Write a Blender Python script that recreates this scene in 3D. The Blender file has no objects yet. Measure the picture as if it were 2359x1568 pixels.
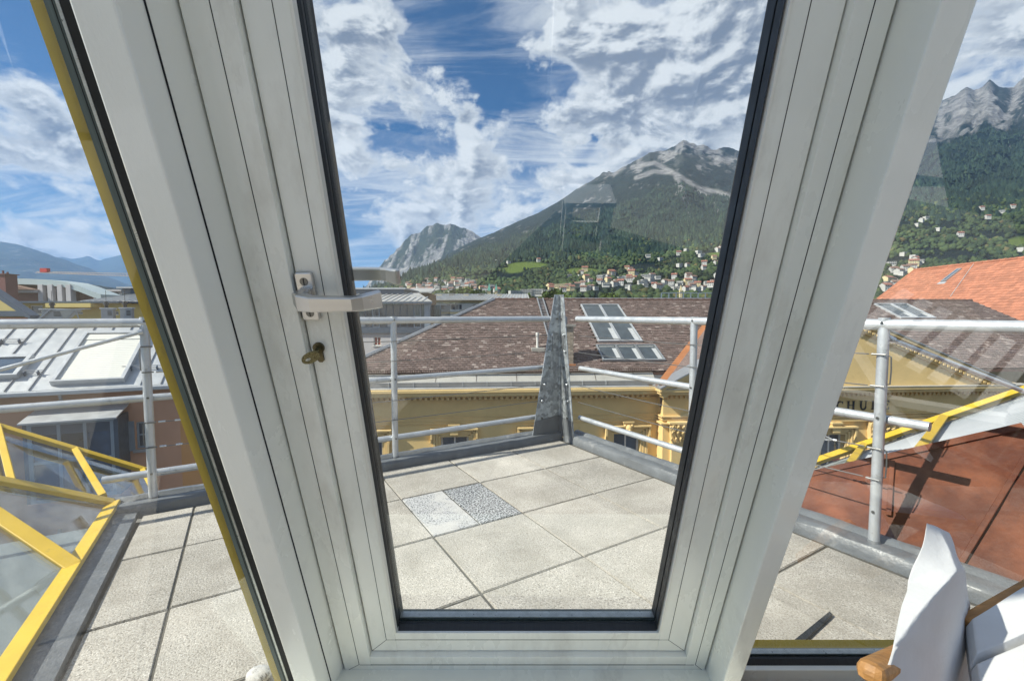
import bpy, bmesh, math, random
import numpy as np
from mathutils import Vector, Matrix
R = math.radians
SC = bpy.context.scene
COL = SC.collection

# ------------------------------------------------------------------ camera, sky, sun, exposure
CAM_H, FPX, PITCH = 1.04, 1030.0, R(3.3)          # metres above the terrace, focal length in 2359 px frame widths
cam = bpy.data.cameras.new('camera'); camo = bpy.data.objects.new('camera', cam); COL.objects.link(camo)
cam.sensor_width = 36.0; cam.lens = FPX / 2359 * 36; cam.clip_start = 0.02; cam.clip_end = 120000
camo.location = (0, 0, CAM_H); camo.rotation_euler = (R(90) - PITCH, 0, 0); SC.camera = camo
SUN = Vector((-1.05, -0.39, 1.0)).normalized()
sl = bpy.data.lights.new('sun', 'SUN'); so = bpy.data.objects.new('sun', sl); COL.objects.link(so)
sl.energy = 5.0; sl.angle = R(0.55); sl.color = (1.0, 0.94, 0.84)
so.rotation_euler = SUN.to_track_quat('Z', 'Y').to_euler(); so.location = (0, 0, 30)
SC.view_settings.view_transform = 'Standard'; SC.view_settings.look = 'None'
SC.view_settings.exposure = 0.78; SC.view_settings.gamma = 1.0; SC.view_settings.use_curve_mapping = False
cy = SC.cycles
cy.use_denoising = True; cy.transparent_max_bounces = 24; cy.max_bounces = 7; cy.volume_bounces = 1
cy.caustics_reflective = False; cy.caustics_refractive = False; cy.sample_clamp_indirect = 6

world = bpy.data.worlds.new('World'); SC.world = world; world.use_nodes = True
def build_world():
    nt = world.node_tree; N = nt.nodes; L = nt.links; N.clear()
    def nd(t, **k):
        n = N.new(t)
        for a, b in k.items(): setattr(n, a, b)
        return n
    def math_(op, a, b=None, clamp=False):
        n = nd('ShaderNodeMath', operation=op); n.use_clamp = clamp
        for i, x in enumerate((a, b)):
            if x is None: continue
            if isinstance(x, (int, float)): n.inputs[i].default_value = x
            else: L.new(x, n.inputs[i])
        return n.outputs[0]
    def vm(op, a, b=None):
        n = nd('ShaderNodeVectorMath', operation=op)
        for i, x in enumerate((a, b)):
            if x is None: continue
            if isinstance(x, (tuple, Vector)): n.inputs[i].default_value = x
            else: L.new(x, n.inputs[i])
        return n
    out = nd('ShaderNodeOutputWorld'); bg = nd('ShaderNodeBackground'); L.new(bg.outputs[0], out.inputs[0])
    sky = nd('ShaderNodeTexSky', sky_type='NISHITA'); sky.sun_disc = False
    sky.sun_elevation = math.asin(SUN.z); sky.sun_rotation = math.atan2(SUN.x, SUN.y) % (2 * math.pi)
    sky.altitude = 600; sky.air_density = 1.0; sky.dust_density = 0.15; sky.ozone_density = 3.5
    tc = nd('ShaderNodeTexCoord'); D = vm('NORMALIZE', tc.outputs['Generated']).outputs[0]
    sx = nd('ShaderNodeSeparateXYZ'); L.new(D, sx.inputs[0])
    zz = math_('ADD', math_('MAXIMUM', sx.outputs[2], 0.0), 0.16)
    pl = nd('ShaderNodeCombineXYZ')
    L.new(math_('DIVIDE', sx.outputs[0], zz), pl.inputs[0]); L.new(math_('DIVIDE', sx.outputs[1], zz), pl.inputs[1])
    P = pl.outputs[0]
    def noise(vec, scale, detail, rough, dist=0.0, lac=2.0):
        n = nd('ShaderNodeTexNoise'); L.new(vec, n.inputs['Vector']); n.inputs['Scale'].default_value = scale
        n.inputs['Detail'].default_value = detail; n.inputs['Roughness'].default_value = rough
        n.inputs['Distortion'].default_value = dist; n.inputs['Lacunarity'].default_value = lac
        return n.outputs['Fac']
    def ramp(x, lo, hi):
        n = nd('ShaderNodeMapRange', interpolation_type='SMOOTHSTEP'); n.inputs['From Min'].default_value = lo; n.inputs['From Max'].default_value = hi
        L.new(x, n.inputs['Value']); return n.outputs[0]
    # ragged edges: the lobes are read through a direction that is itself pushed about by noise
    wn = nd('ShaderNodeTexNoise'); wn.inputs['Scale'].default_value = 7.0; wn.inputs['Detail'].default_value = 6; wn.inputs['Roughness'].default_value = .62; L.new(D, wn.inputs['Vector'])
    wsc = vm('SCALE', vm('SUBTRACT', wn.outputs['Color'], (.5, .5, .5)).outputs[0]); wsc.inputs['Scale'].default_value = .22
    Dw = vm('NORMALIZE', vm('ADD', D, wsc.outputs[0]).outputs[0]).outputs[0]
    bias = None
    for (px, py, k, amp) in CLOUD_LOBES:
        c = ray(px, py).normalized()
        d = vm('DOT_PRODUCT', Dw, tuple(c)).outputs['Value']
        g = math_('MULTIPLY', math_('EXPONENT', math_('MULTIPLY', math_('SUBTRACT', d, 1.0), k)), amp)
        bias = g if bias is None else math_('ADD', bias, g)
    cumM = nd('ShaderNodeMapping'); cumM.inputs['Scale'].default_value = (1.0, 1.0, 1.7); cumM.inputs['Location'].default_value = (1.7, 4.1, 0.4); L.new(D, cumM.inputs['Vector']); Pc = cumM.outputs[0]
    big = noise(Pc, 7.0, 12, 0.57, 0.35)
    big2 = noise(vm('ADD', Pc, (SUN.x * 0.022, SUN.y * 0.022, SUN.z * 0.03)).outputs[0], 7.0, 10, 0.56, 0.35)
    fine = noise(Pc, 22.0, 7, 0.60, 0.6)
    cirM = nd('ShaderNodeMapping'); cirM.inputs['Rotation'].default_value = (0, 0, R(28)); cirM.inputs['Scale'].default_value = (0.55, 2.1, 1)
    L.new(P, cirM.inputs['Vector'])
    cir = noise(cirM.outputs[0], 1.7, 10, 0.66, 0.9)
    v = math_('ADD', math_('ADD', big, math_('MULTIPLY', math_('SUBTRACT', fine, .5), .13)), bias)
    cum = ramp(v, 0.46, 0.61)
    cirr = math_('MULTIPLY', ramp(math_('ADD', cir, math_('MULTIPLY', bias, 0.45)), 0.40, 0.72), 0.82)
    dens = math_('MAXIMUM', cum, cirr)
    lit = ramp(math_('ADD', math_('SUBTRACT', big, big2), math_('MULTIPLY', math_('SUBTRACT', fine, .5), .20)), -0.075, 0.075)
    thick = ramp(v, 0.52, 0.68)
    shade = math_('SUBTRACT', 1.0, math_('MULTIPLY', thick, math_('SUBTRACT', 1.0, lit)), True)
    cr = nd('ShaderNodeMix', data_type='RGBA'); L.new(shade, cr.inputs['Factor'])
    cr.inputs[6].default_value = (0.15, 0.175, 0.225, 1); cr.inputs[7].default_value = (0.56, 0.57, 0.59, 1)
    st = vm('SCALE', sky.outputs[0]); st.inputs['Scale'].default_value = SKY_STRENGTH
    mx = nd('ShaderNodeMix', data_type='RGBA'); L.new(dens, mx.inputs['Factor']); tn = vm('MULTIPLY', st.outputs[0], (0.42, 0.86, 1.16)); L.new(tn.outputs[0], mx.inputs[6]); L.new(cr.outputs[2], mx.inputs[7])
    L.new(mx.outputs[2], bg.inputs['Color']); bg.inputs['Strength'].default_value = 1.0
SKY_STRENGTH = 0.052
CLOUD_LOBES = [  # direction (frame pixels), tightness, + cloud / - blue
    (1560, 90, 26, 0.14), (1640, 310, 60, 0.17), (770, 180, 110, 0.14), (960, 190, 1500, 0.18), (1060, 270, 1500, 0.20), (1000, 430, 160, 0.10), (1300, 300, 200, 0.10), (1150, 500, 120, 0.10),
    (1190, 240, 260, -0.26), (1075, 60, 260, -0.16), (905, 310, 500, -0.22), (1010, 330, 900, -0.10), (1370, 330, 2500, -0.25), (70, 80, 40, -0.20), (160, 470, 260, -0.14), (60, 260, 160, 0.24), (140, 400, 400, 0.16), (90, 570, 260, 0.22), (2300, 60, 60, 0.10)]

# ------------------------------------------------------------------ frame helpers
CXP, CYP = 1179.5, 784.0
_r, _u, _f = Vector((1, 0, 0)), Vector((0, math.sin(PITCH), math.cos(PITCH))), Vector((0, math.cos(PITCH), -math.sin(PITCH)))
EYE = Vector((0, 0, CAM_H))
def ray(px, py): return _f + _r * ((px - CXP) / FPX) - _u * ((py - CYP) / FPX)
def on_plane(px, py, P, n):
    d = ray(px, py); return EYE + d * (n.dot(P - EYE) / n.dot(d))
def aty(px, py, Y): return on_plane(px, py, Vector((0, Y, 0)), Vector((0, 1, 0)))
def atz(px, py, z): return on_plane(px, py, Vector((0, 0, z)), Vector((0, 0, 1)))
build_world()

class Fr:
    """a building's own axes: u along its front, w into it, z up"""
    def __init__(s, O, ang):
        s.O = Vector(O); s.ang = R(ang); s.M = Matrix.Rotation(s.ang, 3, 'Z'); s.Mi = s.M.inverted()
    def hit(s, px, py, P, n):
        e = s.Mi @ (EYE - s.O); d = s.Mi @ ray(px, py); P = Vector(P); n = Vector(n)
        return e + d * (n.dot(P - e) / n.dot(d))
    def w(s, px, py, w=0): return s.hit(px, py, (0, w, 0), (0, 1, 0))
    def z(s, px, py, z=0): return s.hit(px, py, (0, 0, z), (0, 0, 1))

class MB:
    def __init__(s): s.v = []; s.f = []
    def add(s, vs, fs):
        o = len(s.v); s.v += [tuple(x) for x in vs]; s.f += [tuple(i + o for i in f) for f in fs]; return s
    def box(s, x0, x1, y0, y1, z0, z1):
        return s.obox(Vector((x0, y0, z0)), Vector((x1 - x0, 0, 0)), Vector((0, y1 - y0, 0)), Vector((0, 0, z1 - z0)))
    def obox(s, P, U, V, W):
        P, U, V, W = map(Vector, (P, U, V, W))
        if U.cross(V).dot(W) < 0: U, V = V, U
        vs = [P, P + U, P + U + V, P + V, P + W, P + U + W, P + U + V + W, P + V + W]
        return s.add(vs, [(3, 2, 1, 0), (4, 5, 6, 7), (0, 1, 5, 4), (1, 2, 6, 5), (2, 3, 7, 6), (3, 0, 4, 7)])
    def bar(s, p, q, wd, ht, up=(0, 0, 1)):
        p, q, up = Vector(p), Vector(q), Vector(up); d = (q - p); sd = d.cross(up).normalized(); u2 = sd.cross(d).normalized()
        return s.obox(p - sd * wd / 2 - u2 * ht / 2, d, sd * wd, u2 * ht)
    def tube(s, p, q, r, n=10, r2=None):
        p, q = Vector(p), Vector(q); d = (q - p).normalized(); a = d.orthogonal().normalized(); b = d.cross(a); r2 = r if r2 is None else r2
        vs = []
        for c, rr in ((p, r), (q, r2)):
            for i in range(n):
                t = 2 * math.pi * i / n; vs.append(c + (a * math.cos(t) + b * math.sin(t)) * rr)
        return s.add(vs, [(i, (i + 1) % n, n + (i + 1) % n, n + i) for i in range(n)] + [tuple(range(n))[::-1], tuple(range(n, 2 * n))])
    def path(s, pts, r, n=8):
        pts = [Vector(p) for p in pts]; vs = []; m = len(pts)
        a = None
        for i, p in enumerate(pts):
            d = (pts[min(i + 1, m - 1)] - pts[max(i - 1, 0)]).normalized()
            if a is None: a = d.orthogonal().normalized()
            a = (a - d * a.dot(d)).normalized(); b = d.cross(a)
            for k in range(n):
                t = 2 * math.pi * k / n; vs.append(p + (a * math.cos(t) + b * math.sin(t)) * r)
        fs = [(i * n + k, i * n + (k + 1) % n, (i + 1) * n + (k + 1) % n, (i + 1) * n + k) for i in range(m - 1) for k in range(n)]
        return s.add(vs, fs + [tuple(range(n))[::-1], tuple(range((m - 1) * n, m * n))])
    def prism(s, pts, ext):
        pts = [Vector(p) for p in pts]; ext = Vector(ext); n = len(pts)
        nr = Vector()
        for i in range(n): nr += pts[i].cross(pts[(i + 1) % n])
        if nr.dot(ext) > 0: pts = pts[::-1]
        return s.add(pts + [p + ext for p in pts], [tuple(range(n)), tuple(range(n, 2 * n))[::-1]] + [(i, n + i, n + (i + 1) % n, (i + 1) % n) for i in range(n)])
    def ball(s, c, r, n=8, m=6, sc=(1, 1, 1)):
        c = Vector(c); vs = [c + Vector((0, 0, r * sc[2]))]
        for j in range(1, m):
            t = math.pi * j / m
            for i in range(n):
                p = 2 * math.pi * i / n; vs.append(c + Vector((math.sin(t) * math.cos(p) * r * sc[0], math.sin(t) * math.sin(p) * r * sc[1], math.cos(t) * r * sc[2])))
        vs.append(c - Vector((0, 0, r * sc[2]))); e = len(vs) - 1
        fs = [(0, 1 + i, 1 + (i + 1) % n) for i in range(n)] + [(e, e - n + (i + 1) % n, e - n + i) for i in range(n)]
        for j in range(m - 2):
            for i in range(n): a = 1 + j * n; fs.append((a + i, a + n + i, a + n + (i + 1) % n, a + (i + 1) % n))
        return s.add(vs, fs)
    def mesh(s, name, mats, smooth=False):
        me = bpy.data.meshes.new(name); me.from_pydata(s.v, [], s.f)
        for m in (mats if isinstance(mats, (list, tuple)) else [mats]): me.materials.append(M[m])
        if smooth: me.polygons.foreach_set('use_smooth', [True] * len(me.polygons))
        return me
    def build(s, name, m, parent=None, smooth=False, bev=0, kind=None):
        o = bpy.data.objects.new(name, s.mesh(name, m, smooth)); COL.objects.link(o); o.parent = parent
        if bev:
            b = o.modifiers.new('bevel', 'BEVEL'); b.width = bev; b.segments = 2; b.limit_method = 'ANGLE'; b.angle_limit = R(40)
        if smooth and not bev: o.data.set_sharp_from_angle(angle=R(40))
        if kind: o['kind'] = kind
        return o
def thing(name, label, cat, loc=(0, 0, 0), rz=0, group=None):
    o = bpy.data.objects.new(name, None); COL.objects.link(o); o.location = loc; o.rotation_euler = (0, 0, rz); o.empty_display_size = .2
    return tag(o, label, cat, group)
def tag(o, label, cat, group=None):
    o['label'] = label; o['category'] = cat
    if group: o['group'] = group
    return o
def frthing(fr, name, label, cat, group=None): return thing(name, label, cat, fr.O, fr.ang, group)
def inst(me, name, loc, parent, rz=0):
    o = bpy.data.objects.new(name, me); COL.objects.link(o); o.parent = parent; o.location = loc; o.rotation_euler = (0, 0, rz); return o

# ------------------------------------------------------------------ materials
M = {}
def pm(name, base, rough=0.6, metal=0.0, var=0.12, scale=4.0, bump=0.0, bscale=60.0, island=0.0, obj=0.0, c2=None, thr=(0.45, 0.62), c2scale=None, spec=0.5, stretch=(1, 1, 1), rvar=0.1, emis=None, coat=0.0):
    m = bpy.data.materials.new(name); m.use_nodes = True; M[name] = m
    nt = m.node_tree; N = nt.nodes; L = nt.links; b = N['Principled BSDF']
    tc = N.new('ShaderNodeTexCoord'); mp = N.new('ShaderNodeMapping'); L.new(tc.outputs['Object'], mp.inputs['Vector']); mp.inputs['Scale'].default_value = stretch
    def noise(sc, det=6, ro=.6):
        n = N.new('ShaderNodeTexNoise'); n.inputs['Scale'].default_value = sc; n.inputs['Detail'].default_value = det; n.inputs['Roughness'].default_value = ro
        L.new(mp.outputs[0], n.inputs['Vector']); return n.outputs['Fac']
    def mr(x, a, b2, c, d):
        n = N.new('ShaderNodeMapRange'); L.new(x, n.inputs['Value'])
        for i, q in enumerate((a, b2, c, d)): n.inputs[i + 1].default_value = q
        return n.outputs[0]
    def mm(op, a, b2):
        n = N.new('ShaderNodeMath'); n.operation = op
        for i, x in enumerate((a, b2)):
            if isinstance(x, (int, float)): n.inputs[i].default_value = x
            else: L.new(x, n.inputs[i])
        return n.outputs[0]
    f = mr(noise(scale), 0.25, 0.75, 1 - var, 1 + var)
    if island or obj:
        ge = N.new('ShaderNodeNewGeometry'); oi = N.new('ShaderNodeObjectInfo')
        rnd = mm('FRACT', mm('ADD', ge.outputs['Random Per Island'], oi.outputs['Random']), 0)
        f = mm('MULTIPLY', f, mr(rnd, 0, 1, 1 - max(island, obj), 1 + max(island, obj)))
    col = N.new('ShaderNodeRGB'); col.outputs[0].default_value = (*base, 1); cc = col.outputs[0]
    if c2 is not None:
        fac = mr(noise(c2scale or scale * 2, 8, .65), thr[0], thr[1], 0, 1)
        if island or obj:
            fac = mm('MULTIPLY', fac, 1.0); fac2 = mm('GREATER_THAN', rnd, 0.95); fac = mm('MAXIMUM', fac, mm('MULTIPLY', fac2, .28))
        mix = N.new('ShaderNodeMix'); mix.data_type = 'RGBA'; L.new(fac, mix.inputs['Factor']); L.new(cc, mix.inputs[6]); mix.inputs[7].default_value = (*c2, 1); cc = mix.outputs[2]
    vs = N.new('ShaderNodeVectorMath'); vs.operation = 'SCALE'; L.new(cc, vs.inputs[0]); L.new(f, vs.inputs['Scale'])
    L.new(vs.outputs[0], b.inputs['Base Color'])
    L.new(mr(noise(scale * 1.7), .3, .7, max(0.02, rough - rvar), min(1, rough + rvar)), b.inputs['Roughness'])
    b.inputs['Metallic'].default_value = metal; b.inputs['Specular IOR Level'].default_value = spec; b.inputs['Coat Weight'].default_value = coat
    if bump:
        bn = N.new('ShaderNodeBump'); bn.inputs['Strength'].default_value = 1.0; bn.inputs['Distance'].default_value = bump
        L.new(noise(bscale, 5, .65), bn.inputs['Height']); L.new(bn.outputs[0], b.inputs['Normal'])
    return m
def pane_mat(name, tint, f0=0.07, rough=0.0):
    m = bpy.data.materials.new(name); m.use_nodes = True; M[name] = m
    nt = m.node_tree; N = nt.nodes; L = nt.links; N.clear()
    out = N.new('ShaderNodeOutputMaterial'); tr = N.new('ShaderNodeBsdfTransparent'); gl = N.new('ShaderNodeBsdfGlossy'); mx = N.new('ShaderNodeMixShader')
    tr.inputs[0].default_value = (*tint, 1); gl.inputs['Roughness'].default_value = rough
    ge = N.new('ShaderNodeNewGeometry'); dt = N.new('ShaderNodeVectorMath'); dt.operation = 'DOT_PRODUCT'
    L.new(ge.outputs['Normal'], dt.inputs[0]); L.new(ge.outputs['Incoming'], dt.inputs[1])
    def mm(op, a, b=None):
        n = N.new('ShaderNodeMath'); n.operation = op
        for i, x in enumerate((a, b)):
            if x is None: continue
            if isinstance(x, (int, float)): n.inputs[i].default_value = x
            else: L.new(x, n.inputs[i])
        return n.outputs[0]
    fr = mm('ADD', mm('MULTIPLY', mm('POWER', mm('SUBTRACT', 1.0, mm('ABSOLUTE', dt.outputs['Value'])), 5.0), 1 - f0), f0)
    L.new(fr, mx.inputs[0]); L.new(tr.outputs[0], mx.inputs[1]); L.new(gl.outputs[0], mx.inputs[2]); L.new(mx.outputs[0], out.inputs[0])
pane_mat('pane', (0.965, 0.985, 0.975))
pane_mat('bay_pane', (0.86, 0.92, 0.92), f0=0.13)
pm('frame_paint', (0.84, 0.84, 0.76), 0.30, var=0.06, scale=2, c2=(0.66, 0.64, 0.56), thr=(0.50, 0.78), c2scale=4.5, bump=0.00015, bscale=40, stretch=(2.5, 1, 1), coat=.3)
pm('beam_paint', (0.86, 0.86, 0.775), 0.25, var=0.06, scale=1.6, c2=(0.52, 0.51, 0.46), thr=(0.58, 0.85), c2scale=2.4, bump=0.0003, bscale=90, stretch=(2.5, 1, 1), coat=.3)
pm('white_edge', (0.78, 0.76, 0.68), 0.4, var=0.06)
pm('rubber', (0.018, 0.021, 0.024), 0.55, var=0.3, scale=30, stretch=(8, .3, .3))
pm('gap_dark', (0.01, 0.011, 0.013), 0.8)
pm('gasket_green', (0.075, 0.10, 0.10), 0.45, var=0.25, scale=40, stretch=(8, .3, .3))
pm('spacer_alu', (0.50, 0.52, 0.50), 0.35, 0.7, var=.2, scale=60)
pm('yellow_paint', (0.62, 0.41, 0.03), 0.42, var=0.12, scale=6, c2=(0.42, 0.30, 0.05), thr=(.62, .78), c2scale=25, bump=.0004, bscale=300)
pm('handle_alu', (0.62, 0.61, 0.59), 0.33, 0.9, var=0.06, scale=8, bump=0.00008, bscale=500, stretch=(.1, 3, 3))
pm('brass_dark', (0.11, 0.095, 0.055), 0.35, 0.85, var=.3, scale=120)
pm('key_brass', (0.30, 0.27, 0.15), 0.3, 0.9, var=.25, scale=150)
pm('screw', (0.18, 0.18, 0.17), 0.35, 0.9)
pm('cloth', (0.66, 0.66, 0.65), 0.85, var=0.05, scale=9, bump=0.0016, bscale=45, spec=.2)
pm('wood', (0.44, 0.215, 0.065), 0.5, var=0.4, scale=9, bump=.0006, bscale=60, stretch=(1, 9, 9))
pm('inner_floor', (0.34, 0.315, 0.265), 0.5, var=.1, scale=2)
pm('inner_wall', (0.70, 0.70, 0.68), 0.8, var=.05)
def speckle(name, base, dark, light, sc, thr_d, thr_l, bump, var=.1, big=2.2, obj=.06, dirt=None, smear=None):
    m = bpy.data.materials.new(name); m.use_nodes = True; M[name] = m
    nt = m.node_tree; N = nt.nodes; L = nt.links; b = N['Principled BSDF']; b.inputs['Roughness'].default_value = .85; b.inputs['Specular IOR Level'].default_value = .3
    tc = N.new('ShaderNodeTexCoord'); oi = N.new('ShaderNodeObjectInfo')
    ad = N.new('ShaderNodeVectorMath'); ad.operation = 'ADD'; L.new(tc.outputs['Object'], ad.inputs[0]); L.new(oi.outputs['Location'], ad.inputs[1])
    def noise(s, d=4, r=.6):
        n = N.new('ShaderNodeTexNoise'); n.inputs['Scale'].default_value = s; n.inputs['Detail'].default_value = d; n.inputs['Roughness'].default_value = r; L.new(ad.outputs[0], n.inputs['Vector']); return n.outputs['Fac']
    def mr(x, a, b2, c, d):
        n = N.new('ShaderNodeMapRange'); L.new(x, n.inputs['Value'])
        for i, q in enumerate((a, b2, c, d)): n.inputs[i + 1].default_value = q
        return n.outputs[0]
    def mix(f, a, c2):
        n = N.new('ShaderNodeMix'); n.data_type = 'RGBA'; L.new(f, n.inputs['Factor'])
        if isinstance(a, tuple): n.inputs[6].default_value = (*a, 1)
        else: L.new(a, n.inputs[6])
        if isinstance(c2, tuple): n.inputs[7].default_value = (*c2, 1)
        else: L.new(c2, n.inputs[7])
        return n.outputs[2]
    h = noise(sc, 3, .7)
    c = mix(mr(h, thr_d[0], thr_d[1], 0, 1), dark, base)
    c = mix(mr(noise(sc * 1.31, 2, .6), thr_l[0], thr_l[1], 0, 1), c, light)
    c = mix(mr(noise(sc * .28, 4, .7), .40, .62, 0, .5), c, tuple(x * .78 for x in base)) if dirt else c
    if dirt: c = mix(mr(noise(big * 1.6, 8, .7), .46, .68, 0, .7), c, dirt)
    if smear: c = mix(mr(noise(big * 2.4, 5, .6), .47, .58, 0, .8), c, smear)
    f = N.new('ShaderNodeMath'); f.operation = 'MULTIPLY'; L.new(mr(noise(big, 6, .6), .3, .7, 1 - var, 1 + var), f.inputs[0]); L.new(mr(oi.outputs['Random'], 0, 1, 1 - obj, 1 + obj), f.inputs[1])
    vs = N.new('ShaderNodeVectorMath'); vs.operation = 'SCALE'; L.new(c, vs.inputs[0]); L.new(f.outputs[0], vs.inputs['Scale']); L.new(vs.outputs[0], b.inputs['Base Color'])
    bn = N.new('ShaderNodeBump'); bn.inputs['Distance'].default_value = bump; L.new(h, bn.inputs['Height']); L.new(bn.outputs[0], b.inputs['Normal'])
speckle('paver', (0.485, 0.452, 0.40), (0.15, 0.135, 0.115), (0.69, 0.66, 0.60), 150, (.36, .52), (.54, .66), .004, .20, 2.2, .09, dirt=(.29, .265, .225))
speckle('granite', (0.44, 0.45, 0.46), (0.03, 0.034, 0.042), (0.62, 0.62, 0.62), 100, (.47, .525), (.60, .70), .0005, .08)
speckle('granite_worn', (0.47, 0.47, 0.47), (0.06, 0.065, 0.075), (0.70, 0.70, 0.70), 120, (.42, .49), (.57, .68), .0005, .08, smear=(.54, .525, .50))
pm('mortar_bed', (0.085, 0.08, 0.068), .9, var=.3, scale=20)
pm('membrane', (0.135, 0.145, 0.155), 0.42, var=0.22, scale=7, c2=(0.30, 0.30, 0.30), thr=(.58, .75), c2scale=10, bump=.006, bscale=16)
def galv(name, base, rough, metal):
    m = pm(name, base, rough, metal, var=.1, scale=12, bump=.0003, bscale=200)
    nt = m.node_tree; N = nt.nodes; L = nt.links; b = N['Principled BSDF']
    vo = N.new('ShaderNodeTexVoronoi'); vo.inputs['Scale'].default_value = 38; nz = N.new('ShaderNodeTexNoise'); nz.inputs['Scale'].default_value = 22; nz.inputs['Detail'].default_value = 4
    tc = N.new('ShaderNodeTexCoord'); ad = N.new('ShaderNodeMix'); ad.data_type = 'VECTOR'; ad.inputs['Factor'].default_value = .06
    L.new(tc.outputs['Object'], nz.inputs['Vector']); L.new(tc.outputs['Object'], ad.inputs[4]); L.new(nz.outputs['Color'], ad.inputs[5]); L.new(ad.outputs[1], vo.inputs['Vector'])
    src = b.inputs['Base Color'].links[0].from_socket; sp = N.new('ShaderNodeSeparateColor'); L.new(vo.outputs['Color'], sp.inputs[0])
    mr = N.new('ShaderNodeMapRange'); L.new(sp.outputs[0], mr.inputs['Value']); mr.inputs[3].default_value = .55; mr.inputs[4].default_value = 1.2
    vs = N.new('ShaderNodeVectorMath'); vs.operation = 'SCALE'; L.new(src, vs.inputs[0]); L.new(mr.outputs[0], vs.inputs['Scale']); L.new(vs.outputs[0], b.inputs['Base Color'])
galv('galv_plate', (0.46, 0.49, 0.51), .42, .55)
pm('galv_tube', (0.56, 0.58, 0.60), .40, .55, var=.12, scale=14, c2=(.36, .36, .37), thr=(.60, .72), c2scale=30, bump=.0004, bscale=180)
pm('cable', (0.20, 0.20, 0.20), .4, .7, var=.2, scale=200)
pm('fitting', (0.58, 0.60, 0.62), .3, .85, var=.1)
pm('copper_brown', (0.085, 0.022, 0.009), .55, .0, spec=.2, var=.3, scale=4, c2=(0.165, 0.050, 0.020), thr=(.42, .66), c2scale=5.5, bump=.004, bscale=12)
pm('copper_seam', (0.09, 0.028, 0.02), .45, .3)
# ---- neighbours
pm('school_tile', (0.135, 0.094, 0.083), .85, var=.22, scale=1.3, island=.26, c2=(.46, .41, .37), thr=(.585, .66), c2scale=17, bump=.006, bscale=30)
pm('ridge_tile', (0.10, 0.055, 0.045), .85, var=.3, scale=3)
pm('orange_tile', (0.40, 0.155, 0.085), .75, var=.1, scale=.8, island=.2, bump=.004, bscale=10)
pm('ochre_wall', (0.76, 0.545, 0.24), .85, var=.10, scale=1.2, bump=.004, bscale=14, c2=(.66, .46, .195), thr=(.58, .76), c2scale=2.2)
pm('ochre_trim', (0.72, 0.52, 0.235), .8, var=.08, scale=2.5, bump=.003, bscale=18)
pm('dark_letter', (0.03, 0.028, 0.03), .5)
pm('zinc', (0.36, 0.37, 0.385), .42, .5, var=.12, scale=2)
pm('zinc_light', (0.52, 0.535, 0.55), .45, .4, var=.1, scale=2.5, bump=.004, bscale=3)
pm('flash_grey', (0.40, 0.385, 0.35), .7, .1, var=.12, scale=2)
pm('iron', (0.10, 0.065, 0.05), .7, .3, var=.3, scale=20)
pm('copper_new', (0.55, 0.22, 0.085), .5, .4, var=.25, scale=2, bump=.01, bscale=5)
pm('brick', (0.40, 0.33, 0.255), .9, var=.15, scale=8, obj=.22, bump=.004, bscale=40)
pm('cement', (0.30, 0.28, 0.25), .9, var=.15, scale=4, bump=.004, bscale=30)
pm('window_white', (0.66, 0.65, 0.61), .5, var=.06)
pm('window_red', (0.24, 0.035, 0.025), .6, var=.1)
pm('roof_window_grey', (0.30, 0.315, 0.33), .4, .4, var=.1)
pm('glass_dark', (0.030, 0.048, 0.075), .05, var=.5, scale=.7, spec=.9, rvar=.02)
pm('glass_blue', (0.05, 0.085, 0.14), .06, var=.5, scale=1.2, spec=.9, rvar=.03)
pm('glass_blind', (0.45, 0.46, 0.46), .25, var=.1, scale=2)
pm('blind_grey', (0.33, 0.30, 0.26), .6, var=.1)
pm('terracotta', (0.53, 0.30, 0.195), .85, var=.08, scale=1.5, bump=.003, bscale=20)
pm('orange_wall', (0.58, 0.30, 0.12), .85, var=.07, scale=2)
pm('steel_blue', (0.075, 0.105, 0.15), .4, .3, var=.15, scale=2)
pm('steel_light', (0.26, 0.32, 0.38), .4, .4, var=.12)
pm('pale_wall', (0.50, 0.49, 0.50), .85, var=.06, scale=.6)
pm('white_wall', (0.66, 0.65, 0.60), .8, var=.06, scale=.5)
pm('house_wall', (0.50, 0.49, 0.46), .85, var=.2, scale=.04)
pm('cream_wall', (0.60, 0.51, 0.30), .8, var=.08, scale=.6)
pm('yellow_wall', (0.58, 0.47, 0.17), .8, var=.07, scale=.7)
pm('metal_roof', (0.42, 0.41, 0.385), .5, .3, var=.2, scale=.5, c2=(.40, .29, .21), thr=(.58, .75), c2scale=1.2)
pm('arch_roof', (0.50, 0.57, 0.56), .4, .3, var=.08, scale=.1)
pm('maroon', (0.16, 0.05, 0.045), .6, var=.2)
pm('shed_wood', (0.28, 0.16, 0.08), .8, var=.2, scale=1)
pm('red_paint', (0.55, 0.04, 0.03), .5)
pm('crane_paint', (0.62, 0.52, 0.45), .5, var=.2, scale=.2)
pm('black_metal', (0.02, 0.02, 0.024), .35, .4)
pm('roof_red', (0.27, 0.115, 0.08), .8, var=.25, scale=.15)
pm('roof_brown', (0.20, 0.12, 0.09), .8, var=.25, scale=.15)
pm('roof_grey', (0.33, 0.33, 0.33), .7, var=.2, scale=.15)
pm('patina', (0.13, 0.36, 0.28), .6, var=.15)
pm('bark', (0.10, 0.07, 0.045), .9, var=.3, scale=3)
pm('street', (0.06, 0.06, 0.062), .9, var=.2, scale=.05)
pm('slab', (0.20, 0.20, 0.20), .8, var=.1)


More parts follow.
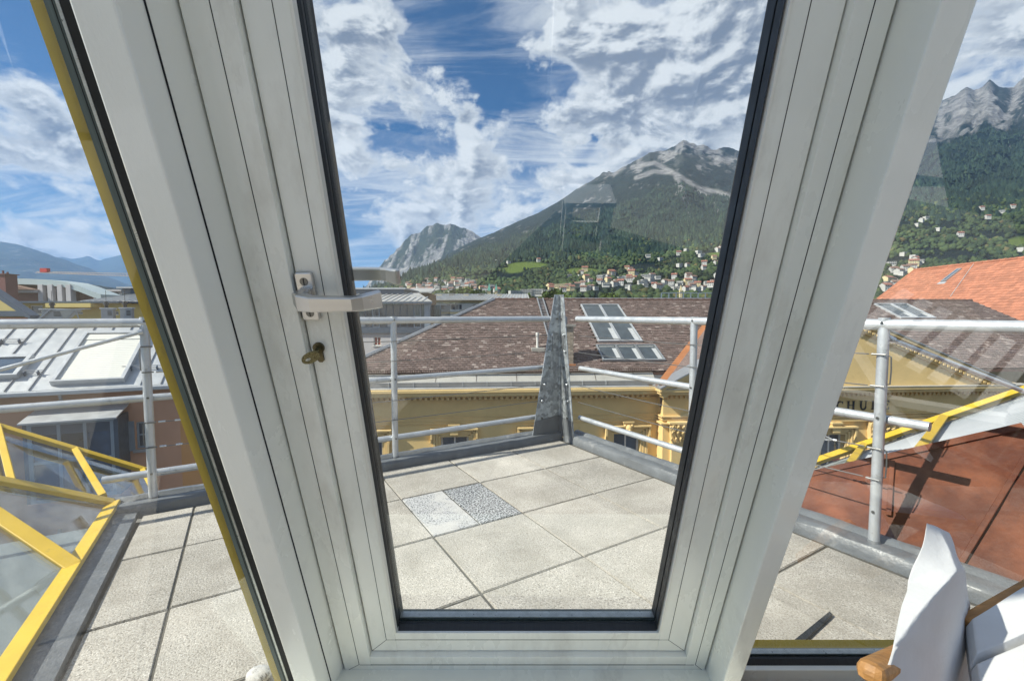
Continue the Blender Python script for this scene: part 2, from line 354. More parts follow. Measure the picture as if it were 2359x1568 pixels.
# ------------------------------------------------------------------ the setting near by: ground, own building, terrace floor
def sheet(name, m, x0, x1, y0, y1, z):
    o = MB().add([(x0, y0, z), (x1, y0, z), (x1, y1, z), (x0, y1, z)], [(0, 1, 2, 3)]).build(name, m); o['kind'] = 'structure'; return o
GZ = -16.0
sheet('ground', 'street', -42000, 42000, -3000, 42000, GZ)

YAW = R(31.0)                                     # the terrace is a square turned 31 degrees to the door
K = Vector((0.432, 3.641, 0))                     # its outer corner
TF = Fr(K, 31.0)                                  # local x runs along the left railing towards the corner, local -y towards the door
def slab():
    mb = MB()
    for q in ([(-6, -6), (.13, -6), (.13, .20), (-6, .20)],):
        mb.prism([TF.O + TF.M @ Vector((x, y, -.075)) for x, y in q], (0, 0, -.35))
    o = mb.build('terrace_slab', 'slab'); o['kind'] = 'structure'
    w = MB().prism([TF.O + TF.M @ Vector((x, y, -.45)) for x, y in [(-9, -9), (.02, -9), (.02, .08), (-9, .08)]], (0, 0, GZ + .4)).build('own_building', 'pale_wall')
    tag(w, 'rendered building that carries the paved roof terrace', 'building')
slab()
floor_root = bpy.data.objects.new('terrace_floor', MB().prism([(-2.72, -4.3, -.006), (0.0, -4.3, -.006), (0.0, .045, -.006), (-2.72, .045, -.006)], (0, 0, -.06)).mesh('terrace_floor', 'mortar_bed'))
COL.objects.link(floor_root); floor_root.location = K; floor_root.rotation_euler = (0, 0, YAW); floor_root['kind'] = 'structure'
def tile_mesh(w, d, m):
    me = MB().box(-w / 2, w / 2, -d / 2, d / 2, -.04, 0).mesh('tile', m); bm = bmesh.new(); bm.from_mesh(me)
    bmesh.ops.bevel(bm, geom=[e for e in bm.edges if all(v.co.z > -.01 for v in e.verts)], offset=.003, segments=2, affect='EDGES'); bm.to_mesh(me); bm.free(); return me
rnd = random.Random(4)
PT = .4965; GAP = .0085
xs = [-.02 - PT * k for k in range(6)]            # joints along the left railing: -.02 ... -2.50
ys = [-(-.036 + PT * k) for k in range(10)]
full = tile_mesh(PT - GAP, PT - GAP, 'paver'); half = tile_mesh(PT / 2 - GAP, PT - GAP, 'granite'); half2 = tile_mesh(PT / 2 - GAP, PT - GAP, 'granite_worn')
edge = tile_mesh(.215, PT - GAP, 'paver')
for i in range(5):
    for j in range(9):
        cx, cyy = xs[i] - PT / 2, ys[j] - PT / 2
        wpos = TF.O + TF.M @ Vector((cx, cyy, 0))
        if wpos.y < .80: continue
        dz = rnd.uniform(-.002, .002)
        if (i, j) == (2, 1):
            inst(half2, 'granite_tile', (cx - PT / 4, cyy, .001), floor_root); inst(half, 'granite_tile', (cx + PT / 4, cyy, 0), floor_root); continue
        inst(full, 'paving_tile', (cx + rnd.uniform(-.002, .002), cyy + rnd.uniform(-.002, .002), dz), floor_root, rnd.choice((0, 1, 2, 3)) * R(90) + rnd.uniform(-.003, .003))
for j in range(5): inst(edge, 'paving_tile', (xs[5] - .111, ys[j] - PT / 2 - .006, rnd.uniform(-.002, .001)), floor_root)

q4 = [atz(px, py, .006) for px, py in ((1820, 1486), (1846, 1486), (1918, 1419), (1911, 1412))]  # corners of a thin flat dark strip on the paving
tag(MB().prism(q4, (0, 0, .008)).build('dark_strip', 'rubber'), 'flat dark strip on the paving outside the window', 'strip')
sp0 = atz(597, 1562, 0)
stn = tag(MB().ball(sp0 + Vector((0, 0, .012)), .033, 10, 7, (1.1, .9, .6)).build('stone', 'granite_worn', None, True), 'pale rounded stone on the paving at the corner beam', 'stone')
# raised rims with lapped roofing membrane
def rim(name, label, p0, p1, out, wd, ht, seed):
    r = random.Random(seed); p0, p1, out = Vector(p0), Vector(p1), Vector(out); n = 40; mb = MB(); vs = []
    for k in range(n + 1):
        p = p0.lerp(p1, k / n)
        for (o, h) in [(-.006, -.02), (0, .012), (0.004, ht * .8), (.014, ht), (wd * .3, ht + .004), (wd * .62, ht - .004), (wd * .75, ht + .012), (wd - .01, ht + .010), (wd, ht - .01), (wd, -.25)]:
            j = r.uniform(-1, 1) * .0028
            vs.append(p + out * (o + j) + Vector((0, 0, h + r.uniform(-1, 1) * .0028)))
    c = 10; fs = [(k * c + i, k * c + i + 1, (k + 1) * c + i + 1, (k + 1) * c + i) for k in range(n) for i in range(c - 1)]
    o = mb.add(vs, fs).build(name, 'membrane', None, True); o.location = K; o.rotation_euler = (0, 0, YAW)
    return tag(o, label, 'roof edge')
rim('terrace_rim', 'grey membrane covered rim under the railing facing the metal roofed house', (-2.86, .048, 0), (.02, .048, 0), (0, 1, 0), .17, .052, 1)
rim('terrace_rim', 'grey membrane covered rim between the pavers and the brown sheet metal roof', (.02 - .01, .03, 0), (.02 - .01, -3.1, 0), (1, 0, 0), .17, .052, 2)

# ------------------------------------------------------------------ railings, corner post
RB, RR = .128, .085     # offsets of the two rail lines (left: local y, right: local x)
ZR = (.19, .60, 1.005); RAD = .0195
rt = random.Random(9)
def railing(label, axis, posts, ends, stay, seed):
    root = thing('railing', label, 'railing', K, YAW, 'galvanised tube railings round the terrace')
    def P(t, z, off=0):
        return Vector((-t, RB + off, z)) if axis == 0 else Vector((RR + off, -t, z))
    for t, lean in posts:
        mb = MB().tube(P(t, .035), P(t + lean, ZR[2] + .022), .021, 14); po = mb.build('post', 'galv_tube', root, True)
        MB().tube(P(t, .03), P(t, .062), .030, 12, .023).build('collar', 'membrane', po, True)
        for z in ZR:
            MB().tube(P(t, z) + (Vector((0, -.022, 0)) if axis == 0 else Vector((-.022, 0, 0))), P(t, z) + (Vector((0, -.026, 0)) if axis == 0 else Vector((-.026, 0, 0))), .006, 8).build('bolt', 'screw', po)
    off = .034
    for z, e in zip(ZR, ends): MB().tube(P(.05, z, off if z < .9 else 0.0), P(e, z - .012, off if z < .9 else 0.0), RAD + (.004 if z > .9 else 0), 14).build('rail', 'galv_tube', root, True)
    for z in (.872, .737, .468, .334):
        e = ends[0]; n = 14; last = posts[-1][0]
        pts = [P(.10 + (last - .14) * k / n, z - .012 * math.sin(math.pi * k / n) + rt.uniform(-.001, .001), -.024) for k in range(n + 1)]
        MB().path(pts, .0028, 6).build('cable', 'cable', root, True)
        for k in range(2):
            t = last - .04 - .07 * k
            if axis == 0: MB().tube(P(t, z, -.024), P(t - .03, z, -.024), .0055, 8).build('clamp', 'fitting', root, True)
        MB().tube(P(last + .02, z, -.026), P(last - .03, z, -.026), .0042, 8).build('cable_end', 'cable', root, True)
    # cables looped down behind the end post
    t = posts[-1][0]
    for z0, z1 in ((.737, .872), (.334, .468)):
        MB().path([P(t, z1, .02), P(t + .028, z1 - .01, .005), P(t + .03, z1 - .06, .005), P(t + .03, z0 + .06, .005), P(t + .028, z0 + .01, .005), P(t, z0, .02)], .003, 6).build('cable_loop', 'cable', root, True)
    # turnbuckle between two clamps
    t = posts[-1][0] - .22
    tb = MB(); z = .468
    tb.path([P(t, z, -.026), P(t + .03, z + .008, -.026), P(t + .06, z, -.026)], .0025, 6); tb.path([P(t, z, -.026), P(t + .03, z - .008, -.026), P(t + .06, z, -.026)], .0025, 6)
    tb.tube(P(t - .012, z, -.026), P(t, z, -.026), .006, 8); tb.tube(P(t + .06, z, -.026), P(t + .075, z, -.026), .006, 8)
    tb.build('turnbuckle', 'fitting', root, True)
    MB().tube(stay[0], stay[1], .0095, 10).build('stay_rod', 'galv_tube', root, True)
    MB().tube(stay[0], Vector(stay[0]).lerp(Vector(stay[1]), .035), .015, 10).build('stay_socket', 'fitting', root, True)
    return root
SL0 = TF.Mi @ (aty(328, 764, 2.33) - K); SL1 = TF.Mi @ (aty(-40, 862, 1.95) - K)
railing('galvanised railing along the rim facing the metal roofed house', 0, [(1.369, 0), (2.690, .004)], (2.90, 4.2, 4.2), (SL0, SL1), 3)
SR0 = TF.Mi @ (aty(2046, 779, 1.90) - K); SR1 = TF.Mi @ (aty(2420, 925, 1.85) - K)
railing('galvanised railing along the rim beside the brown sheet metal roof', 1, [(1.155, -.004), (2.085, 0)], (1.45, 2.24, 3.4), (SR0, SR1), 5)

def corner_post():
    root = thing('corner_post', 'tapered folded steel corner post joining the two railings', 'post', K, YAW)
    th = .007; zb, zt = .045, 1.205; x0, y0 = .022, .100
    def plate(sx, lb, lt):
        out = []
        for (l, z) in ((0, zb), (lb, zb), (lt, zt), (0, zt)):
            out.append(Vector((x0 - l, y0, z)) if sx else Vector((x0, y0 - l, z)))
        return out
    o = MB().prism(plate(True, .270, .055), (0, th, 0)).build('plate', 'galv_plate', root, False, .0015)
    MB().prism(plate(False, .195, .045), (th, 0, 0)).build('plate', 'galv_plate', root, False, .0015)
    MB().tube((x0, y0, zb), (x0, y0, zt), .006, 8).build('fold', 'galv_plate', root, True)
    for sx, lb in ((True, .277), (False, .202)):
        f = lambda l, z: Vector((x0 - l, y0 - .004, z)) if sx else Vector((x0 - .004, y0 - l, z))
        MB().prism([f(0, zb - .02), f(lb, zb - .02), f(lb - .024, zb + .125), f(0, zb + .15)], (0, -.003, 0) if sx else (-.003, 0, 0)).build('flashing', 'membrane', root)
        for i, z in enumerate((.872, .737, .468, .334)):
            l = (lb - .01) * (1 - (z - zb) / (zt - zb)) + .058 * (z - zb) / (zt - zb) - .03
            p = f(l, z) + (Vector((0, -.008, 0)) if sx else Vector((-.008, 0, 0)))
            MB().ball(p, .011, 8, 6).build('eyelet', 'fitting', root, True)
            if i in (0, 2):
                q = p + Vector((0, 0, -.135)); nn = Vector((0, -.006, 0)) if sx else Vector((-.006, 0, 0))
                for s2 in ((-.008, .008) if not sx else (0,)):
                    e = Vector((s2, 0, 0)) if sx else Vector((0, s2, 0))
                    MB().path([p, p + nn + e + Vector((0, 0, -.02)), q + nn + e + Vector((0, 0, .02)), q], .0028, 6).build('cable_loop', 'cable', root, True)
        for z in ZR:
            l = (lb - .01) * (1 - (z - zb) / (zt - zb)) + .058 * (z - zb) / (zt - zb) - .06
            p = f(max(l, .025), z); nn = Vector((0, -.004, 0)) if sx else Vector((-.004, 0, 0))
            MB().tube(p + nn * .6, p + nn * 1.6, .009, 8).build('bolt', 'screw', root)
corner_post()

# ------------------------------------------------------------------ sloped glazing with the door
TILT = R(20.8); GO = Vector((0, 1.2, .1)); GD = Vector((0, -math.sin(TILT), math.cos(TILT))); GN = Vector((0, -math.cos(TILT), -math.sin(TILT)))
def G(x, s, h): return GO + _r * x + GD * s + GN * h
S0, S1 = -.16, 3.1
def strut(pts, s0=S0, s1=S1):  # profile in (x, h), running up the slope
    return MB().prism([G(x, s0, h) for x, h in pts], GD * (s1 - s0))
def rail_(pts, x0, x1):        # profile in (s, h), running across
    return MB().prism([G(x0, s, h) for s, h in pts], _r * (x1 - x0))
jamb = thing('door_frame', 'fixed pale aluminium door frame with two deep sloping beams', 'door frame', G(0, -.02, 0))
J0 = jamb.location.copy()
def jb(mb, name, m, parent=jamb, bev=0, base=J0, smooth=False):
    mb.v = [tuple(Vector(v) - base) for v in mb.v]; return mb.build(name, m, parent, smooth, bev)
bl = jb(strut([(-.458, .040), (-.468, .146), (-.521, .146), (-.521, -.045), (-.458, -.045)]), 'beam', 'beam_paint', bev=.003)
br = jb(strut([(.527, .040), (.517, .130), (.561, .130), (.561, -.045), (.527, -.045)]), 'beam', 'beam_paint', bev=.003)
for q in ((-.4640, .100),): jb(strut([(q[0] - .0004, q[1] - .0006), (q[0] + .0026, q[1] - .0006), (q[0] + .0026, q[1] + .0006), (q[0] - .0004, q[1] + .0006)]), 'beam_joint', 'gap_dark', bl)
# fixed frame members, each with its seam strip
jl = jb(strut([(-.4535, -.03), (-.4535, .045), (-.3795, .045), (-.3795, -.03)], -.012), 'jamb_member', 'frame_paint', bev=.0015)
jr = jb(strut([(.4665, -.03), (.4665, .045), (.5225, .045), (.5225, -.03)], -.012), 'jamb_member', 'frame_paint', bev=.0015)
jbm = jb(rail_([(-.012, -.03), (-.012, .0445), (.0495, .0445), (.0495, -.03)], -.3795, .4665), 'jamb_member', 'frame_paint', bev=.0015)
jt = jb(rail_([(1.80, -.03), (1.80, .0445), (1.90, .0445), (1.90, -.03)], -.3795, .4665), 'jamb_member', 'frame_paint', bev=.0015)
for x, p in ((-.412, jl), (.493, jr)): jb(strut([(x, .0445), (x + .0012, .0445), (x + .0012, .0456), (x, .0456)], .018), 'seam', 'gap_dark', p)
jb(rail_([(.016, .0442), (.0172, .0442), (.0172, .0454), (.016, .0454)], -.41, .49), 'seam', 'gap_dark', jbm)
for a, b, p in ((G(-.4535, -.012, .0452), G(-.412, .018, .0452), jl), (G(.5225, -.012, .0452), G(.493, .018, .0452), jr)):
    jb(MB().bar(a, b, .0008, .0006, GN), 'mitre', 'gap_dark', p)
jb(MB().prism([G(-.458, -.0165, .041), G(-.458, -.0165, .001), G(.527, -.0165, .001), G(.527, -.0165, .041)], GD * .005), 'threshold_gap', 'gap_dark')
jb(MB().box(-.60, .60, GO.y - .40, GO.y - .005, .035, .0805), 'sill', 'beam_paint', bev=.003)
for x0, x1 in ((-.4580, -.4535), (.5225, .5270)): jb(strut([(x0, -.03), (x0, .034), (x1, .034), (x1, -.03)]), 'shadow_gap', 'gap_dark')

door = thing('door', 'glazed aluminium terrace door with lever handle on its left stile', 'door', G(0, .05, 0)); D0 = door.location.copy()
def db(mb, name, m, parent=door, bev=0, smooth=False): return jb(mb, name, m, parent, bev, D0, smooth)
st_l = db(strut([(-.3765, -.03), (-.3765, .030), (-.3085, .030), (-.3085, -.03)], .0525, 1.797), 'stile', 'frame_paint', bev=.0012)
st_r = db(strut([(.3895, -.03), (.3895, .030), (.4635, .030), (.4635, -.03)], .0525, 1.797), 'stile', 'frame_paint', bev=.0012)
bt = db(rail_([(.0525, -.03), (.0525, .0296), (.125, .0296), (.125, -.03)], -.3085, .3895), 'bottom_rail', 'frame_paint', bev=.0012)
db(rail_([(1.72, -.03), (1.72, .0296), (1.797, .0296), (1.797, -.03)], -.3085, .3895), 'top_rail', 'frame_paint', bev=.0012)
for x, p in ((-.3335, st_l), (.4145, st_r)): db(strut([(x, .0295), (x + .001, .0295), (x + .001, .0306), (x, .0306)], .0975, 1.75), 'seam', 'gap_dark', p)
db(rail_([(.0975, .0292), (.0985, .0292), (.0985, .0303), (.0975, .0303)], -.3335, .4150), 'seam', 'gap_dark', bt)
for a, b, p in ((G(-.3765, .0525, .0303), G(-.3335, .0975, .0303), st_l), (G(.4635, .0525, .0303), G(.4145, .0975, .0303), st_r)): db(MB().bar(a, b, .0008, .0006, GN), 'mitre', 'gap_dark', p)
db(strut([(-.3083, .012), (-.3083, .0318), (-.3040, .0318), (-.3040, .012)], .1255, 1.72), 'glazing_bead', 'white_edge', st_l)
db(strut([(.3850, .012), (.3850, .0318), (.3893, .0318), (.3893, .012)], .1255, 1.72), 'glazing_bead', 'white_edge', st_r)
for x0, x1 in ((-.3075, -.3005), (.3815, .3888)):
    db(strut([(x0, .003), (x0, .024), (x1, .010), (x1, .003)], .127, 1.72), 'gasket', 'rubber')
    db(strut([(x0, -.028), (x0, -.002), (x1 - .001, -.002), (x1 + (.003 if x0 < 0 else -.003), -.028)], .127, 1.72), 'gasket', 'rubber')
db(rail_([(.1252, .003), (.1252, .024), (.1320, .010), (.1320, .003)], -.3005, .3815), 'gasket', 'rubber')
sp = db(rail_([(.1252, -.028), (.1252, -.002), (.1370, -.002), (.1370, -.028)], -.3005, .3815), 'gasket', 'gasket_green')
db(rail_([(.1375, -.020), (.1375, -.004), (.1395, -.004), (.1395, -.020)], -.300, .381), 'spacer', 'spacer_alu', sp)
db(MB().prism([G(-.303, .125, 0), G(.387, .125, 0), G(.387, 1.722, 0), G(-.303, 1.722, 0)], GN * -.0015), 'pane', 'pane')
# handle inside: rose plate, lever with two bends
def lever(h0, sgn, xo, so_):
    hd = db(MB(), 'handle', 'handle_alu') if False else None
    pl = MB().prism([G(xo + x, so_ + s, h0) for x, s in [(-.0155, -.041), (-.0125, -.044), (.0125, -.044), (.0155, -.041), (.0155, .041), (.0125, .044), (-.0125, .044), (-.0155, .041)]], GN * (.0085 * sgn))
    ro = db(pl, 'rose_plate', 'handle_alu', bev=.002)
    for ds in (-.030, .028):
        c = G(xo, so_ + ds, h0 + .0085 * sgn); db(MB().tube(c, c + GN * (.0008 * sgn), .0072, 16), 'screw', 'screw', ro, smooth=True)
        db(MB().bar(c + GN * (.0011 * sgn) - GD * .006, c + GN * (.0011 * sgn) + GD * .006, .0014, .0006, GN), 'screw_slot', 'gap_dark', ro)
    secs = [(0.0, .008, .010, .011), (0.0, .036, .012, .011), (.010, .052, .015, .009), (.030, .060, .0135, .0075), (.098, .060, .0125, .0065), (.112, .055, .0135, .0065), (.138, .034, .0155, .0055)]
    vs = []; n = len(secs)
    for i, (x, h, hw, th) in enumerate(secs):
        a = secs[max(i - 1, 0)]; b = secs[min(i + 1, n - 1)]; t = Vector((b[0] - a[0], b[1] - a[1])).normalized(); nn = Vector((-t.y, t.x))
        for cs, ct in ((-1, -1), (1, -1), (1, 1), (-1, 1)):
            vs.append(G(xo + x + nn.x * th * ct, so_ + .006 + cs * hw, h0 + (h + nn.y * th * ct) * sgn))
    fs = [(i * 4 + k, i * 4 + (k + 1) % 4, (i + 1) * 4 + (k + 1) % 4, (i + 1) * 4 + k) for i in range(n - 1) for k in range(4)] + [(3, 2, 1, 0), ((n - 1) * 4, (n - 1) * 4 + 1, (n - 1) * 4 + 2, (n - 1) * 4 + 3)]
    mb = MB().add(vs, fs); o = db(mb, 'handle', 'handle_alu', bev=.0028); bm = bmesh.new(); bm.from_mesh(o.data); bmesh.ops.recalc_face_normals(bm, faces=bm.faces); bm.to_mesh(o.data); bm.free()
lever(.030, 1, -.3610, 1.053)
lever(-.030, -1, -.3610, 1.053)
kx, ks = -.3605, .952
cyl = db(MB().tube(G(kx, ks, .0295), G(kx, ks, .0345), .0105, 20), 'lock_cylinder', 'brass_dark', smooth=True)
db(MB().prism([G(kx + x, ks + s, .0295) for x, s in [(-.006, -.004), (.006, -.004), (.006, -.026), (.003, -.0295), (-.003, -.0295), (-.006, -.026)]], GN * .0042), 'lock_profile', 'brass_dark', cyl)
# key
def key():
    root = thing('key', 'small worn brass key left in the door lock', 'key', G(kx, ks, .036)); b = root.location
    def kb(mb, n, m, bev=0): jb(mb, n, m, root, bev, b)
    kb(MB().obox(G(kx - .0045, ks - .001, .033), _r * .009, GD * .002, GN * .016), 'blade', 'key_brass')
    c = G(kx - .006, ks - .008, .058); ax = (_r * .86 + GN * -.5).normalized(); up = (GD * .93 + _r * .28).normalized(); nn = ax.cross(up)
    ring = []
    for k in range(20):
        t = 2 * math.pi * k / 20; ring.append((math.cos(t), math.sin(t)))
    mb = MB(); vs = []; fs = []
    for o in (-1, 1):
        for ra in (1, .30):
            for (cx, sy) in ring: vs.append(c + ax * (cx * .0155 * ra - (0.004 if ra < 1 else 0)) + up * (sy * .0125 * ra - (.003 if ra < 1 else 0)) + nn * (o * .0012))
    for k in range(20):
        l = (k + 1) % 20
        fs += [(k, l, 20 + l, 20 + k), (40 + k, 60 + k, 60 + l, 40 + l), (k, 40 + k, 40 + l, l), (20 + k, 20 + l, 60 + l, 60 + k)]
    kb(mb.add(vs, fs), 'bow', 'key_brass')
key()

# left pane, turned along the terrace grid at the corner beam
LW = Vector((-math.cos(YAW), -math.sin(YAW), 0)); LN = LW.cross(GD).normalized()
if LN.dot(EYE - G(-.5, .8, 0)) < 0: LN = -LN
LP0 = G(-.522, 0, .05)
lwin = thing('window', 'fixed side pane with yellow outer cap beside the corner beam', 'window', LP0 + GD * -.05); W0 = lwin.location.copy()
def lt(px): q = on_plane(px, 576, LP0, LN) - LP0; return (q - GD * q.dot(GD)).dot((LW - GD * LW.dot(GD)).normalized()), q
LWd = (LW - GD * LW.dot(GD)).normalized()
def lstrip(t0, t1, n0, n1, name, m, parent=lwin): return jb(MB().prism([LP0 + LWd * t + LN * n + GD * S0 for t, n in ((t0, n0), (t1, n0), (t1, n1), (t0, n1))], GD * (S1 - S0)), name, m, parent, 0, W0)
t_a, t_y0, t_y1 = lt(356)[0], lt(301)[0], lt(277)[0]
tk = lambda f: t_a + (t_y0 - t_a) * f
lstrip(t_a - .06, tk(.42), -.004, .006, 'gasket', 'gap_dark')
gk = lstrip(tk(.44), tk(1.0), -.012, .001, 'gasket', 'gasket_green')
lstrip(tk(.47), tk(.60), .001, .003, 'spacer', 'spacer_alu', gk); lstrip(tk(.70), tk(.73), .001, .0022, 'seam', 'gap_dark', gk)
lstrip(t_a - .03, t_y1 + .004, -.044, -.014, 'outer_cap', 'yellow_paint')
jb(MB().prism([LP0 + LWd * t + GD * s for t, s in ((tk(.3), S0), (.75, S0), (.75, S1), (tk(.3), S1))], LN * -.0015), 'pane', 'pane', lwin, 0, W0)

# right pane in the door's plane
rwin = thing('window', 'fixed pane over the white fabric chair with yellow bottom cap outside', 'window', G(1.0, -.06, 0)); W1 = rwin.location.copy()
def rb(mb, n, m, p=rwin, bev=0): return jb(mb, n, m, p, bev, W1)
rb(MB().prism([G(.558, -.028, 0), G(1.75, -.028, 0), G(1.75, S1, 0), G(.558, S1, 0)], GN * -.0015), 'pane', 'pane')
rb(rail_([(-.14, -.02), (-.14, .032), (-.030, .032), (-.030, -.02)], .5615, 1.75), 'frame_rail', 'beam_paint', bev=.002)
rb(rail_([(-.0295, .002), (-.0295, .020), (-.020, .008), (-.020, .002)], .5615, 1.75), 'gasket', 'rubber')
g2 = rb(rail_([(-.045, -.020), (-.045, -.002), (-.0180, -.002), (-.0180, -.020)], .5615, 1.75), 'gasket', 'gasket_green')
rb(rail_([(-.0185, -.018), (-.0185, -.004), (-.0165, -.004), (-.0165, -.018)], .5615, 1.75), 'spacer', 'spacer_alu', g2)
rb(rail_([(-.075, -.050), (-.075, -.021), (-.0285, -.021), (-.0285, -.050)], .5615, 1.75), 'outer_cap', 'yellow_paint')

# ------------------------------------------------------------------ the room
fl = MB().box(-2.2, 2.6, -3.5, 1.15, -.12, -.06).build('room_floor', 'inner_floor'); fl['kind'] = 'structure'
bw = MB().box(-2.2, 2.6, -3.6, -3.5, -.12, 1.5).build('wall_back', 'cement'); bw['kind'] = 'structure'

def reflection_table():
    t = thing('reflection_table', 'small white table behind the camera, added for its reflection in the door glass', 'table', (.46, -1.05, -.06))  # unseen piece, added only to give the door glass something pale to reflect
    MB().box(-.15, .15, -.12, .12, .36, .39).build('top', 'inner_wall', t, False, .004)
    for x in (-.12, .12):
        for y in (-.09, .09): MB().box(x - .02, x + .02, y - .02, y + .02, 0, .36).build('leg', 'inner_wall', t)
    MB().box(-.10, .10, -.10, -.08, .12, .15).build('stretcher', 'inner_wall', t)
reflection_table()
def reflection_chair():
    t = thing('reflection_chair', 'white slatted folding chair out of view, added for its reflection in the right pane', 'chair', (1.75, .20, -.06), R(-35))  # out of view, added so its slats reflect as streaks in the right pane
    for k in range(7): MB().box(-.24, .24, -.26 + k * .075, -.21 + k * .075, .36, .378).build('seat_slat', 'inner_wall', t)
    for k in range(8): MB().bar((-.22 + k * .062, .27, .40), (-.22 + k * .062, .48, .86), .042, .016, (0, -1, 0)).build('back_slat', 'inner_wall', t)
    for x in (-.25, .25):
        MB().bar((x, -.28, 0), (x, .28, .38), .03, .03).build('leg', 'inner_wall', t); MB().bar((x, .30, 0), (x, -.26, .36), .03, .03).build('leg', 'inner_wall', t)
reflection_chair()
cb = tag(MB().box(.35, 1.7, -3.48, -3.05, -.06, 1.35).build('reflection_box', 'inner_wall'), 'plain white box at the low back wall, added for its reflection in the glass', 'reflection_box')  # unseen white box added to brighten one side of the reflected back wall
# chairs with white fabric
def cloth_obj(name, pts, faces, parent, base, th, mat='cloth', sub=3, disp=.006, nscale=5):
    me = bpy.data.meshes.new(name); me.from_pydata([tuple(Vector(p) - base) for p in pts], [], faces); me.materials.append(M[mat])
    bm = bmesh.new(); bm.from_mesh(me); bmesh.ops.recalc_face_normals(bm, faces=bm.faces)
    bmesh.ops.subdivide_edges(bm, edges=bm.edges, cuts=5, use_grid_fill=True); bm.to_mesh(me); bm.free()
    me.polygons.foreach_set('use_smooth', [True] * len(me.polygons))
    o = bpy.data.objects.new(name, me); COL.objects.link(o); o.parent = parent
    from mathutils import noise as mn
    for v in me.vertices:
        w = v.co * nscale; v.co += Vector((mn.noise(w), mn.noise(w + Vector((9, 1, 3))), mn.noise(w + Vector((2, 7, 5))))) * disp
    s = o.modifiers.new('sub', 'SUBSURF'); s.levels = 1; s.render_levels = 2
    bm = bmesh.new(); bm.from_mesh(me); cl = bm.edges.layers.float.new('crease_edge')
    for e in bm.edges:
        if len(e.link_faces) == 2 and e.calc_face_angle(0) > R(14): e[cl] = .62
    bm.to_mesh(me); bm.free()
    return o
def chair_a():
    b = aty(2120, 1650, .74)
    root = thing('chair', 'wooden chair with tall pointed white fabric backrest in front of the window', 'chair', (b.x, b.y, -.06)); base = root.location
    T, T2, Rr, F, Lm = aty(2136, 1203, .86), aty(2168, 1222, .87), aty(2206, 1312, .80), aty(2052, 1492, .67), aty(2096, 1340, .79)
    Q1, Q2, Q3, B0 = aty(2224, 1440, .95), aty(2252, 1568, .93), aty(2285, 1760, .90), aty(1985, 1740, .62)
    bk = Vector((.078, .062, -.035))
    Tb, Rb_, Q1b, Q2b, Q3b = [p + bk for p in (T2, Rr, Q1, Q2, Q3)]; Fb, B0b, Lb = F + bk * .7, B0 + bk * .7, Lm + bk * .6
    pts = [T, T2, Rr, F, Lm, Q1, Q2, Q3, B0, Tb, Rb_, Q1b, Q2b, Q3b, Fb, B0b, Lb]
    fs = [(0, 4, 2, 1), (4, 3, 2), (3, 6, 5, 2), (3, 8, 7, 6), (1, 2, 10, 9), (2, 5, 11, 10), (5, 6, 12, 11), (6, 7, 13, 12), (0, 1, 9), (0, 9, 16, 4), (4, 16, 14, 3), (3, 14, 15, 8), (9, 10, 11, 16), (16, 11, 12, 14), (14, 12, 13, 15), (8, 15, 13, 7)]
    cloth_obj('backrest', pts, fs, root, base, .02, disp=.0048, nscale=19)
    a0, a1 = aty(2003, 1532, .64), aty(2090, 1490, .80)
    jb(MB().bar(a0 + Vector((0, 0, -.012)), a1 + Vector((0, 0, -.012)), .036, .030), 'arm', 'wood', root, .012, base)
    for dx, dy in ((.06, -.06), (.28, -.06), (.08, .02), (.28, .02)):
        q = Vector((b.x - .06 + dx, b.y - .02 + dy, -.06)); jb(MB().box(q.x - .018, q.x + .018, q.y - .018, q.y + .018, -.06, .24), 'leg', 'wood', root, .003, base)
    jb(MB().box(b.x - .02, b.x + .24, b.y - .10, b.y + .02, .24, .28), 'seat', 'wood', root, .004, base)
chair_a()
def chair_b():
    p = [aty(2222, 1438, .92), aty(2400, 1336, .98), aty(2440, 1700, .70), aty(2262, 1720, .72)]
    c = sum(p, Vector()) / 4
    root = thing('chair', 'low chair with quilted white cushion and thin wooden rim', 'chair', (c.x, c.y, -.06)); base = root.location
    nrm = (p[1] - p[0]).cross(p[3] - p[0]).normalized()
    if nrm.z < 0: nrm = -nrm
    n = 3; rows = []
    for k in range(2):   # two quilted fields with a seam between
        a0, a1 = p[0].lerp(p[3], k * .42 + .01), p[1].lerp(p[2], k * .42 + .01); b0, b1 = p[0].lerp(p[3], k * .42 + .41), p[1].lerp(p[2], k * .42 + .41)
        q = [a0, a1, b1, b0]; m = sum(q, Vector()) / 4
        top = [m + (x - m) * .86 + nrm * .022 for x in q]; low = [x - nrm * .04 for x in q]
        pts = q + top + low
        fs = [(4, 5, 6, 7), (0, 1, 5, 4), (1, 2, 6, 5), (2, 3, 7, 6), (3, 0, 4, 7), (8, 9, 1, 0), (9, 10, 2, 1), (10, 11, 3, 2), (11, 8, 0, 3), (11, 10, 9, 8)]
        cloth_obj('cushion', pts, fs, root, base, .02, disp=.004, nscale=7)
    off = (p[0] - p[3]).normalized() * .012 - nrm * .012
    jb(MB().bar(p[0] + off, p[1] + off, .022, .03, nrm), 'wooden_rim', 'wood', root, .003, base)
    for f0, f1 in ((.06, .05), (.06, .8), (.9, .05), (.9, .8)):
        q = p[0].lerp(p[1], f0).lerp(p[3].lerp(p[2], f0), f1) - nrm * .05
        jb(MB().box(q.x - .016, q.x + .016, q.y - .016, q.y + .016, -.06, q.z), 'leg', 'wood', root, .003, base)
chair_b()

